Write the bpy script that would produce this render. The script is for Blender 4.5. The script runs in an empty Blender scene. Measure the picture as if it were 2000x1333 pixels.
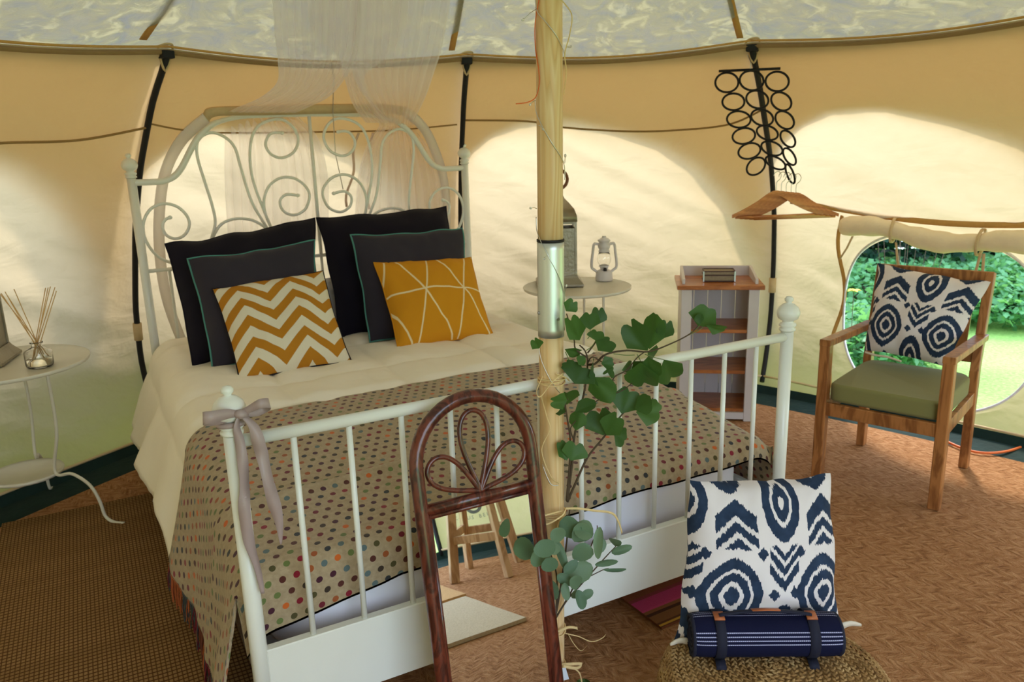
import bpy, math, random
import numpy as np
from mathutils import Vector, Matrix, noise
random.seed(7)
rnd = random.Random(11)
scene = bpy.context.scene
COL = scene.collection
PI = math.pi
R_ = math.radians

# ------------------------------------------------------------------ camera
CF, CX, CY, CZ, CYAW, CPIT, CROL = 1545.0, -1.0355, -1.685, 1.458, .4889, -.2475, -.029
CAM = Vector((CX, CY, CZ))
def cam_axes():
    cy, sy, cp, sp = math.cos(CYAW), math.sin(CYAW), math.cos(CPIT), math.sin(CPIT)
    fwd = Vector((sy*cp, cy*cp, sp)); right = Vector((cy, -sy, 0)); up = right.cross(fwd)
    cr, sr = math.cos(CROL), math.sin(CROL)
    return cr*right + sr*up, -sr*right + cr*up, fwd
AX = cam_axes()
cd = bpy.data.cameras.new('camera')
cam = bpy.data.objects.new('camera', cd)
COL.objects.link(cam)
cam.matrix_world = Matrix.Translation(CAM) @ Matrix((AX[0], AX[1], -AX[2])).transposed().to_4x4()
cd.sensor_width = 36.0
cd.lens = CF/2000*36
cd.clip_start = .02
cd.dof.use_dof = True
cd.dof.focus_distance = 1.85
cd.dof.aperture_fstop = 7.5
scene.camera = cam

# measured sight lines: a point seen at (x, y) in the 2000x1333 frame, at a known depth plane
def ray(x, y):
    return AX[0]*((x-1000)/CF) + AX[1]*(-(y-666.5)/CF) + AX[2]
def atz(x, y, z=0.0):
    d = ray(x, y); return CAM + d*((z-CZ)/d.z)
def aty(x, y, Y):
    d = ray(x, y); return CAM + d*((Y-CY)/d.y)
def atd(x, y, dep):
    return CAM + ray(x, y)*dep
def atplane(x, y, o, n):
    d = ray(x, y); return CAM + d*((o-CAM).dot(n)/d.dot(n))

# ------------------------------------------------------------------ light
SKY = 5.0
SUN = 4.0
w = bpy.data.worlds.new('sky'); scene.world = w; w.use_nodes = True
nt = w.node_tree
bg = nt.nodes['Background']
tc = nt.nodes.new('ShaderNodeTexCoord')
sep = nt.nodes.new('ShaderNodeSeparateXYZ')
ramp = nt.nodes.new('ShaderNodeValToRGB')
nt.links.new(tc.outputs['Generated'], sep.inputs[0])
nt.links.new(sep.outputs[2], ramp.inputs[0])
nt.links.new(ramp.outputs[0], bg.inputs[0])
ramp.color_ramp.elements[0].position = 0.0
ramp.color_ramp.elements[0].color = (.70, .85, 1.0, 1)
ramp.color_ramp.elements[1].position = .8
ramp.color_ramp.elements[1].color = (.62, .77, 1.0, 1)
bg.inputs[1].default_value = SKY
sd = bpy.data.lights.new('sun', 'SUN'); sd.energy = SUN; sd.angle = R_(7); sd.color = (1, .93, .8)
so = bpy.data.objects.new('sun', sd); COL.objects.link(so)
saz, sel = R_(46), R_(50)
sdir = Vector((math.cos(saz)*math.cos(sel), math.sin(saz)*math.cos(sel), math.sin(sel)))
so.rotation_euler = (-sdir).to_track_quat('-Z', 'Y').to_euler()
scene.view_settings.view_transform = 'Standard'
scene.view_settings.look = 'None'
scene.view_settings.exposure = 0.0
scene.view_settings.gamma = 1.0
scene.view_settings.use_curve_mapping = False
scene.cycles.max_bounces = 10
scene.cycles.diffuse_bounces = 6
scene.cycles.transmission_bounces = 8
scene.cycles.transparent_max_bounces = 12
scene.cycles.sample_clamp_indirect = 6

# ------------------------------------------------------------------ material helpers
def lin(r, g, b):
    f = lambda c: (c/255/12.92) if c/255 <= .04045 else ((c/255+.055)/1.055)**2.4
    return (f(r), f(g), f(b), 1)
class S:
    """a tiny expression wrapper over shader math nodes"""
    def __init__(s, nt, k): s.nt, s.k = nt, k
    def op(s, o, *a):
        n = s.nt.nodes.new('ShaderNodeMath'); n.operation = o
        for i, v in enumerate((s,)+a):
            if isinstance(v, S): s.nt.links.new(v.k, n.inputs[i])
            else: n.inputs[i].default_value = v
        return S(s.nt, n.outputs[0])
    def __add__(s, o): return s.op('ADD', o)
    def __radd__(s, o): return s.op('ADD', o)
    def __sub__(s, o): return s.op('SUBTRACT', o)
    def __rsub__(s, o): return (s*-1)+o
    def __mul__(s, o): return s.op('MULTIPLY', o)
    def __rmul__(s, o): return s.op('MULTIPLY', o)
    def __truediv__(s, o): return s.op('DIVIDE', o)
    def abs(s): return s.op('ABSOLUTE')
    def fract(s): return s.op('FRACT')
    def floor(s): return s.op('FLOOR')
    def lt(s, o): return s.op('LESS_THAN', o)
    def gt(s, o): return s.op('GREATER_THAN', o)
    def min(s, o): return s.op('MINIMUM', o)
    def max(s, o): return s.op('MAXIMUM', o)
    def pow(s, o): return s.op('POWER', o)
    def sin(s): return s.op('SINE')
    def wrap(s, W): return ((s/W + .5).fract() - .5)*W
    def band(s, a, b): return s.gt(a)*s.lt(b)
MATS = {}
class M:
    def __init__(s, name, col=(.8, .8, .8, 1), rough=.6, metal=0.0, spec=.5, sheen=0.0, coat=0.0, trans=0.0, ior=1.45):
        s.m = bpy.data.materials.new(name); s.m.use_nodes = True; s.nt = s.m.node_tree
        s.b = s.nt.nodes['Principled BSDF']; s.out = s.nt.nodes['Material Output']
        s.b.inputs['Base Color'].default_value = col
        s.b.inputs['Roughness'].default_value = rough
        s.b.inputs['Metallic'].default_value = metal
        s.b.inputs['Specular IOR Level'].default_value = spec
        s.b.inputs['Sheen Weight'].default_value = sheen
        s.b.inputs['Coat Weight'].default_value = coat
        s.b.inputs['Transmission Weight'].default_value = trans
        s.b.inputs['IOR'].default_value = ior
        MATS[name] = s.m
    def coord(s, kind='Object', scale=None, rot=None):
        t = s.nt.nodes.new('ShaderNodeTexCoord'); k = t.outputs[kind]
        if scale is not None or rot is not None:
            mp = s.nt.nodes.new('ShaderNodeMapping'); s.nt.links.new(k, mp.inputs[0])
            if scale is not None: mp.inputs['Scale'].default_value = scale
            if rot is not None: mp.inputs['Rotation'].default_value = rot
            k = mp.outputs[0]
        return k
    def xyz(s, k):
        n = s.nt.nodes.new('ShaderNodeSeparateXYZ'); s.nt.links.new(k, n.inputs[0])
        return [S(s.nt, o) for o in n.outputs]
    def noise(s, vec, scale=5, detail=4, rough=.5, dist=0.0, color=False):
        n = s.nt.nodes.new('ShaderNodeTexNoise'); s.nt.links.new(vec, n.inputs['Vector'])
        n.inputs['Scale'].default_value = scale; n.inputs['Detail'].default_value = detail
        n.inputs['Roughness'].default_value = rough; n.inputs['Distortion'].default_value = dist
        return n.outputs[1] if color else S(s.nt, n.outputs[0])
    def comb(s, x, y, z=0.0):
        n = s.nt.nodes.new('ShaderNodeCombineXYZ')
        for i, v in enumerate((x, y, z)):
            if isinstance(v, S): s.nt.links.new(v.k, n.inputs[i])
            else: n.inputs[i].default_value = v
        return n.outputs[0]
    def mix(s, f, a, b):
        n = s.nt.nodes.new('ShaderNodeMix'); n.data_type = 'RGBA'
        for i, v in ((0, f), (6, a), (7, b)):
            if isinstance(v, S): s.nt.links.new(v.k, n.inputs[i])
            elif isinstance(v, (tuple, float, int)): n.inputs[i].default_value = v
            else: s.nt.links.new(v, n.inputs[i])
        return n.outputs[2]
    def ramp(s, f, stops, const=False):
        n = s.nt.nodes.new('ShaderNodeValToRGB'); r = n.color_ramp
        if const: r.interpolation = 'CONSTANT'
        while len(r.elements) < len(stops): r.elements.new(.5)
        for e, (p, c) in zip(r.elements, stops): e.position = p; e.color = c
        s.nt.links.new(f.k if isinstance(f, S) else f, n.inputs[0]); return n.outputs[0]
    def color(s, k): s.nt.links.new(k, s.b.inputs['Base Color']); return s
    def bump(s, h, strength=.5, dist=.01, target=None):
        n = s.nt.nodes.new('ShaderNodeBump'); n.inputs['Strength'].default_value = strength
        n.inputs['Distance'].default_value = dist
        s.nt.links.new(h.k if isinstance(h, S) else h, n.inputs['Height'])
        for t in (target or [s.b]): s.nt.links.new(n.outputs[0], t.inputs['Normal'])
        return n.outputs[0]
    def translucent(s, col, fac, normal=None):
        """thin cloth: part of the light passes through"""
        t = s.nt.nodes.new('ShaderNodeBsdfTranslucent'); mx = s.nt.nodes.new('ShaderNodeMixShader')
        if isinstance(col, tuple): t.inputs[0].default_value = col
        else: s.nt.links.new(col, t.inputs[0])
        if normal is not None: s.nt.links.new(normal, t.inputs['Normal'])
        mx.inputs[0].default_value = fac
        s.nt.links.new(s.b.outputs[0], mx.inputs[1]); s.nt.links.new(t.outputs[0], mx.inputs[2])
        s.nt.links.new(mx.outputs[0], s.out.inputs[0]); s.last = mx
        return s

def simple(name, rgb, rough=.6, var=.12, scale=30, bump=.15, bd=.002, **k):
    c = lin(*rgb); m = M(name, c, rough, **k)
    v = m.coord('Object'); n = m.noise(v, scale, 3)
    dark = tuple(x*(1-var) for x in c[:3])+(1,); lite = tuple(min(1, x*(1+var)) for x in c[:3])+(1,)
    m.color(m.mix(n, dark, lite))
    if bump: m.bump(n, bump, bd)
    return m.m

def cloth(name, rgb, weave=900, rough=.9, bump=.3, var=.1, sheen=.1):
    c = lin(*rgb); m = M(name, c, rough, sheen=sheen, spec=.2)
    v = m.coord('Object'); n = m.noise(v, 9, 4); n2 = m.noise(v, weave*.3, 2)
    m.color(m.mix(n, tuple(x*(1-var) for x in c[:3])+(1,), tuple(min(1, x*(1+var)) for x in c[:3])+(1,)))
    m.bump(n2*.25 + n, bump, .004)
    return m.m

# canvas: sewn cotton, light passes through
def canvas(name, refl, trans, fac, wr=1.0):
    m = M(name, refl, .85, spec=.1)
    v = m.coord('Object')
    n1 = m.noise(m.coord('Object', scale=(1, 1, 2.2), rot=(0, .5, .3)), 3.2, 3, .5, .6)
    n2 = m.noise(v, 14, 3, .5); n3 = m.noise(v, 420, 1)
    h = n1*.45 + n2*.16 + n3*.01
    bk = m.bump(h, .55*wr, .06)
    m.translucent(m.mix(n2, tuple(x*.93 for x in trans[:3])+(1,), trans), fac, bk)
    return m.m
CANVAS = canvas('canvas', (.80, .68, .45, 1), (.455, .345, .205, 1), .60)
CANVAS_FLY = canvas('canvas_outer_layer', (.45, .34, .20, 1), (.58, .40, .20, 1), .52, .8)
HEM = simple('canvas_hem', (206, 180, 140), .9, .1, 60)
EAVEHEM = simple('eave_hem', (150, 122, 84), .95, .1, 60)
SEAM = simple('seam_tape', (196, 150, 84), .9, .1, 60)
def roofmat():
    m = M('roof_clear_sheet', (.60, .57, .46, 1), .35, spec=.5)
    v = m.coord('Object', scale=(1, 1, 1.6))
    d = m.noise(v, 5, 4, .6, 2.2); e = m.noise(v, 8, 4, .65, 1.2); g = m.noise(v, 2.2, 3, .5, 1.2)  # caustic light patches and highlights painted into the sheet's translucent colour
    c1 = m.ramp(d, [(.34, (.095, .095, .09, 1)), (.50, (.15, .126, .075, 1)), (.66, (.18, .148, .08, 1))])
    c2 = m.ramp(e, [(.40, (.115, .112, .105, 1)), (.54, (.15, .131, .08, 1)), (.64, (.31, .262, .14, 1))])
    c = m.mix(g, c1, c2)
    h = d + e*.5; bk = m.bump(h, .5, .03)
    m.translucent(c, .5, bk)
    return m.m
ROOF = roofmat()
BLACKSLEEVE = simple('black_pole_sleeve', (22, 22, 26), .7, .3, 40)
GREEN_SHEET = simple('green_ground_sheet', (6, 38, 33), .9, .35, 12, .5, .02)
STRAP = simple('beige_webbing', (205, 180, 140), .9, .1, 60)

def coir():
    m = M('coir_matting', lin(150, 105, 66), .95, spec=.1)
    v = m.coord('Object'); x, y, z = m.xyz(v)
    wob = m.noise(v, 5, 3)
    xa = x*.86 + y*.5; ya = y*.86 - x*.5
    # herringbone rows of twisted fibre
    col_w = .085
    k = (xa/col_w + wob*.25).fract(); sg = k.gt(.5)*2 - 1
    ua = xa*.62 + sg*ya*.78; va = ya*.62 - sg*xa*.78
    rw_ = m.noise(m.comb(ua*20, va*70), 1, 3, .6)
    strands = m.noise(m.comb(ua*30, va*150), 1, 2)
    fine = m.noise(v, 260, 3)
    patch = m.noise(v, 1.6, 3)
    h = rw_*1.9 + strands*.4 + fine*.4 - .75
    c = m.ramp(h*.85 + patch*.25 - .08, [(.2, lin(128, 86, 54)), (.5, lin(162, 114, 76)), (.8, lin(184, 138, 98))])
    m.color(c); m.bump(h, .9, .009)
    return m.m
COIR = coir()

def grass_ground():
    m = M('lawn', lin(110, 160, 70), .95, spec=.1)
    v = m.coord('Object'); a = m.noise(v, 1.3, 4); b = m.noise(v, 45, 3)
    m.color(m.ramp(a*.5+b*.5, [(.3, lin(108, 146, 72)), (.5, lin(142, 180, 96)), (.75, lin(170, 204, 122))]))
    m.bump(b, .6, .03)
    return m.m
LAWN = grass_ground()

def wood(name, light, dark, rough=.45, scale=(1, 1, .12), freq=14, coat=0.0, bump=.12):
    m = M(name, lin(*light), rough, coat=coat, spec=.4)
    v = m.coord('Object', scale=scale); n = m.noise(v, freq, 4, .55, .8); f = m.noise(v, freq*9, 2)
    rings = ((n*9.0)*PI).sin()*.5+.5
    m.color(m.ramp(rings*.6 + f*.4, [(.15, lin(*dark)), (.75, lin(*light))]))
    m.bump(rings*.5+f*.5, bump, .002)
    return m.m
PINE = wood('pine', (226, 186, 134), (196, 146, 92), .5, (1, 1, .09), 9)
TEAK = wood('oiled_hardwood', (176, 118, 68), (132, 82, 44), .35, (1, 1, .2), 12, coat=.15)
HONEY = wood('honey_pine_board', (190, 118, 62), (160, 92, 44), .35, (.2, 1, 1), 14, coat=.2)
BEECH = wood('varnished_beech', (206, 136, 80), (176, 106, 58), .3, (.3, 1, 1), 14, coat=.3)
OAKSTOOL = wood('pale_oak', (196, 160, 120), (158, 120, 82), .4, (1, 1, .2), 12)
RATTAN = wood('stained_rattan', (104, 48, 34), (58, 24, 18), .28, (1, 1, .35), 22, coat=.5, bump=.2)
WHITE_METAL = simple('cream_white_enamel', (232, 233, 226), .32, .03, 12, .03, coat=.2)
WHITE_PAINT = simple('white_paint', (214, 208, 208), .5, .04, 20, .05)
TABLE_METAL = simple('pale_powder_coat', (216, 212, 196), .4, .04, 20, .05)
STEEL = M('brushed_aluminium', (.72, .75, .72, 1), .42, metal=.9).m
SCREWM = M('screw_steel', (.5, .5, .5, 1), .3, metal=1.0).m
DARKRUB = simple('black_tape', (20, 16, 18), .6)
GLASS = M('clear_glass', (1, 1, 1, 1), .03, trans=1.0, ior=1.45).m
MIRROR = M('mirror_glass', (.93, .95, .94, 1), .0, metal=1.0).m
def hammered():
    m = M('hammered_antique_tin', lin(156, 146, 128), .42, metal=.75)
    v = m.coord('Object'); n = m.noise(v, 70, 3); p = m.noise(v, 8, 3)
    m.color(m.mix(p, lin(120, 112, 96), lin(180, 172, 154))); m.bump(n, .7, .003)
    return m.m
TIN = hammered()
LEATHER = simple('tan_leather', (170, 96, 56), .5, .15, 40)
BROWNLEATHER = simple('brown_leather', (116, 70, 36), .5, .2, 40)
NAVY_STRAP = simple('navy_webbing', (20, 22, 44), .8)
RAFFIA = simple('raffia', (226, 196, 140), .7, .15, 90)
ORANGE = simple('orange_cable', (224, 110, 50), .5, .05)
CORD = simple('thin_brown_cord', (150, 118, 72), .8)
PALECORD = simple('pale_yellow_cord', (226, 212, 160), .8)
WIRE = M('silver_wire', (.7, .7, .66, 1), .35, metal=1.0).m
BARK = simple('twig_bark', (78, 62, 44), .8, .3, 80)
GREENSTEM = simple('green_stem', (104, 124, 66), .6, .2, 60)
def leafmat(name, a, b, tr, fac=.25):
    m = M(name, lin(*a), .5, spec=.4)
    v = m.coord('Object'); n = m.noise(v, 30, 3)
    oi = m.nt.nodes.new('ShaderNodeObjectInfo')
    r = S(m.nt, oi.outputs['Random'])
    m.color(m.mix((n*.4 + r*.6), lin(*a), lin(*b)))
    m.translucent(lin(*tr), fac)
    return m.m
GINKGO = leafmat('ginkgo_leaf', (36, 66, 30), (70, 108, 48), (110, 155, 50), .16)
EUCA = leafmat('eucalyptus_leaf', (72, 104, 84), (124, 148, 116), (120, 150, 90), .2)
def net():
    m = M('white_net', (.90, .86, .90, 1), .9, spec=.05)
    m.translucent((.95, .9, .92, 1), .5)
    t = m.nt.nodes.new('ShaderNodeBsdfTransparent'); mx = m.nt.nodes.new('ShaderNodeMixShader')
    lw = m.nt.nodes.new('ShaderNodeLayerWeight'); lw.inputs[0].default_value = .35
    f = S(m.nt, lw.outputs['Facing'])
    n = m.noise(m.coord('UV', scale=(4, .8, 1)), 3, 2)
    fac = (f*.12 + n*.26 + .38).min(.8)
    m.nt.links.new(fac.k, mx.inputs[0])
    m.nt.links.new(t.outputs[0], mx.inputs[1]); m.nt.links.new(m.last.outputs[0], mx.inputs[2])
    m.nt.links.new(mx.outputs[0], m.out.inputs[0])
    return m.m
NET = net()
DUVET = cloth('white_cotton', (243, 235, 219), var=.03, bump=.25)
SHEET = cloth('pale_sheet', (222, 220, 232), var=.03, bump=.15)
NAVY_VELVET = cloth('dark_navy_velvet', (24, 20, 32), var=.2, sheen=.05)
CHARCOAL = cloth('charcoal_velvet', (50, 46, 56), var=.12, sheen=.1)
TEAL = cloth('teal_piping', (80, 138, 130))
OLIVE = cloth('olive_green_fabric', (132, 130, 82), var=.04, bump=.1)
RIBBON = simple('mauve_satin', (168, 148, 146), .4, .06, 30, .1)
CREAMCLOTH = cloth('cream_cloth', (226, 214, 196), var=.05)
def chevron():
    m = M('mustard_and_white_chevron', (1, 1, 1, 1), .9, spec=.2)
    u, v, _ = m.xyz(m.coord('UV'))
    tri = (((u*2.15+.12).fract()-.5).abs()*2)
    t = (v*4.7 + tri*1.0 + .35).fract()
    m.color(m.mix(t.gt(.5), lin(222, 214, 192), lin(180, 122, 36)))
    m.bump(m.noise(m.coord('Object'), 300, 2), .2, .002)
    return m.m
def triangles():
    m = M('mustard_with_white_lines', (1, 1, 1, 1), .9, spec=.2)
    u, v, _ = m.xyz(m.coord('UV'))
    a = (u - v*.30 - .20).wrap(.41).abs().lt(.008)
    hz = (v + u*.06 - .565).abs().lt(.010)
    dg = (u + v*.38 - .555).wrap(.41).abs().lt(.009)
    l = a.max(hz).max(dg)
    m.color(m.mix(l, lin(206, 142, 32), lin(234, 214, 170)))
    m.bump(m.noise(m.coord('Object'), 300, 2), .2, .002)
    return m.m
def ikat():
    m = M('navy_and_white_ikat', (1, 1, 1, 1), .85, spec=.2)
    u, v, _ = m.xyz(m.coord('UV'))
    x = (u-.5)*.45; y = (v-.5)*.45
    jag = m.noise(m.comb(x*200, y*7), 1, 3, .7); soft = m.noise(m.comb(x*9, y*9), 1, 2)
    y = y + (jag-.5)*.030 + (soft-.5)*.010
    x = x + (m.noise(m.comb(x*9, y*60), 1, 2)-.5)*.008
    W, H = .273, .392
    def el(cx, cy): return (x-cx).wrap(W), (y-cy).wrap(H)
    dx, dy = el(-.117, -.089)
    d = ((dx.abs()/.088).pow(1.5) + (dy.abs()/.110).pow(1.5)).pow(1/1.5)
    ink = d.band(.72, 1).max(d.band(.38, .62)).max(d.lt(.24))
    dx, dy = el(.03, -.225)
    d = ((dx.abs()/.060).pow(1.7) + (dy.abs()/.108).pow(1.7)).pow(1/1.7)
    ink = ink.max(d.band(.60, 1)).max(d.band(.16, .46))
    dx, dy = el(-.106, .112)
    s = (dy*-1) - dx.abs()*.85 + .068
    ch = s.band(0, .046).max(s.band(.062, .088)).max(s.band(.104, .13))*dx.abs().lt(.058)*dy.abs().lt(.068)
    ink = ink.max(ch)
    dx, dy = el(.03, -.015)
    s = dy - dx.abs()*1.15 + .062
    ch = s.band(0, .028).max(s.band(.042, .066)).max(s.band(.08, .10))*dx.abs().lt(.047)*dy.abs().lt(.066)
    ink = ink.max(ch)
    for cx, cy in ((-.192, .03), (-.037, .03), (0.0, -.087), (.062, -.084)):
        dx, dy = el(cx, cy); ink = ink.max((dx.abs()+dy.abs()*.9).lt(.017))
    n = m.noise(m.coord('Object'), 40, 3)
    m.color(m.mix(ink, lin(226, 218, 220), m.mix(n, lin(26, 36, 58), lin(52, 70, 98))))
    return m
_ik = ikat()
CHEV, TRIA, IKAT = chevron(), triangles(), _ik.m
def spots():
    m = M('spotted_wool', (1, 1, 1, 1), .95, spec=.1, sheen=.25)
    uv = m.coord('UV'); u, v, _ = m.xyz(uv)
    r = .0080
    sp = .034
    n2 = m.noise(uv, 9, 2)
    uu = u + (n2-.5)*.004
    row = (v/sp).floor()
    off = (row*.5).fract()*sp
    a = (uu+off)/sp
    cx = (a.fract()-.5)*sp; cy = ((v/sp).fract()-.5)*sp
    d = (cx*cx + cy*cy).pow(.5)
    wn = m.nt.nodes.new('ShaderNodeTexWhiteNoise'); wn.noise_dimensions = '2D'
    m.nt.links.new(m.comb(a.floor(), row), wn.inputs['Vector'])
    wv = S(m.nt, wn.outputs[0])
    pal = [(84, 44, 38), (110, 34, 46), (52, 54, 58), (154, 84, 46), (80, 74, 44), (200, 100, 42), (72, 36, 50), (104, 118, 68), (62, 50, 42), (92, 108, 110), (136, 36, 52), (84, 44, 38)]
    c = m.ramp(wv, [(i/len(pal), lin(*p)) for i, p in enumerate(pal)], True)
    f = m.noise(m.coord('Object'), 90, 3); g = m.noise(m.coord('Object'), 500, 2)
    basec = m.mix(f, lin(146, 126, 98), lin(188, 168, 138))
    ink = d.lt(r)
    m.color(m.mix(ink, basec, c)); m.bump(g + ink*-.3, .5, .003)
    return m.m
SPOTS = spots()
def grid_rug():
    m = M('woven_seagrass_grid', (1, 1, 1, 1), .9, spec=.15)
    v = m.coord('Object'); x, y, z = m.xyz(v); wob = m.noise(v, 3, 2)
    fy = (y*56 + wob*1.5).fract(); fx = (x*80).fract()
    lineY = fy.lt(.28); gapX = fx.lt(.3)
    big = m.noise(m.comb(0, y*9), 1, 2)
    c = m.mix(lineY, m.mix(gapX, lin(150, 116, 74), lin(96, 66, 34)), lin(82, 52, 26))
    m.color(m.mix((big-.35)*1.3, c, m.mix(lineY, lin(112, 82, 44), lin(74, 46, 22))))
    h = (1-lineY)*(1-gapX)
    m.bump(h + m.noise(v, 300, 2)*.3, .7, .006)
    return m.m
GRIDRUG = grid_rug()
def kilim():
    m = M('striped_flat_weave', (1, 1, 1, 1), .9, spec=.1)
    v = m.coord('UV'); u, t, _ = m.xyz(v)
    c = m.ramp(t, [(0, lin(134, 80, 50)), (.05, lin(206, 156, 62)), (.10, lin(140, 80, 54)), (.30, lin(150, 68, 70)), (.36, lin(196, 70, 112)), (.58, lin(206, 78, 120)), (.62, lin(140, 90, 56)), (.68, lin(78, 48, 34)), (.74, lin(130, 86, 50)), (.90, lin(96, 60, 38)), (.94, lin(196, 148, 56)), (.98, lin(92, 56, 36))], True)
    o = m.coord('Object'); x, y, z = m.xyz(o); rib = ((u*220).fract()).lt(.4)
    m.color(m.mix(rib*.25, c, (.02, .01, .01, 1))); m.bump(rib + m.noise(o, 200, 2), .4, .003)
    return m.m
KILIM = kilim()
def rollcloth():
    m = M('navy_blanket_with_white_stripes', (1, 1, 1, 1), .9, spec=.15)
    v = m.coord('UV'); u, t, _ = m.xyz(v)   # t: angle fraction
    s = t*1.0 - .500
    st = ((s*36).fract()).lt(.30)*s.band(0.0, .1111)
    knot = ((u*75 + (s*72).fract()*.5).fract()).gt(.22)
    st2 = ((s*36).fract()).lt(.25)*s.band(-.21, -.13)
    m.color(m.mix((st*knot).max(st2*knot), lin(20, 22, 50), lin(178, 178, 214)))
    m.bump(m.noise(m.coord('Object'), 400, 2), .3, .002)
    return m.m
ROLLC = rollcloth()
def seagrass():
    m = M('braided_water_hyacinth', lin(176, 142, 96), .75, spec=.25)
    v = m.coord('Object'); n = m.noise(v, 28, 3); f = m.noise(v, 240, 2)
    m.color(m.ramp(n*.6+f*.4, [(.28, lin(96, 66, 36)), (.5, lin(168, 130, 82)), (.75, lin(214, 184, 134))]))
    m.bump(f, .6, .002)
    return m.m
HYAC = seagrass()
BEAD = simple('woven_straw_box', (150, 136, 112), .7, .3, 150, .6, .003)
DARKWOOD = simple('dark_frame_wood', (74, 46, 38), .5)
JUTE = simple('pale_jute_rug', (186, 168, 140), .95, .2, 120, .6, .004)
TANMAT = simple('tan_fibre_mat', (190, 148, 96), .95, .2, 120, .6, .004)
RUBBER = simple('mat_edge', (150, 92, 48), .9, .2)
INK = simple('printed_grey_ink', (120, 124, 116), .9, .05)
FLUID = M('reed_oil', (.98, .93, .75, 1), .02, trans=1.0, ior=1.4).m
REED = simple('rattan_reed', (208, 168, 110), .7)
SILVERLABEL = simple('white_card_tag', (226, 232, 240), .6, .02)
CLEARTUBE = M('clear_pvc_edging', (.92, .88, .86, 1), .2, spec=.6)
CLEARTUBE.translucent((.95, .9, .85, 1), .45); CLEARTUBE = CLEARTUBE.m

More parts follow.
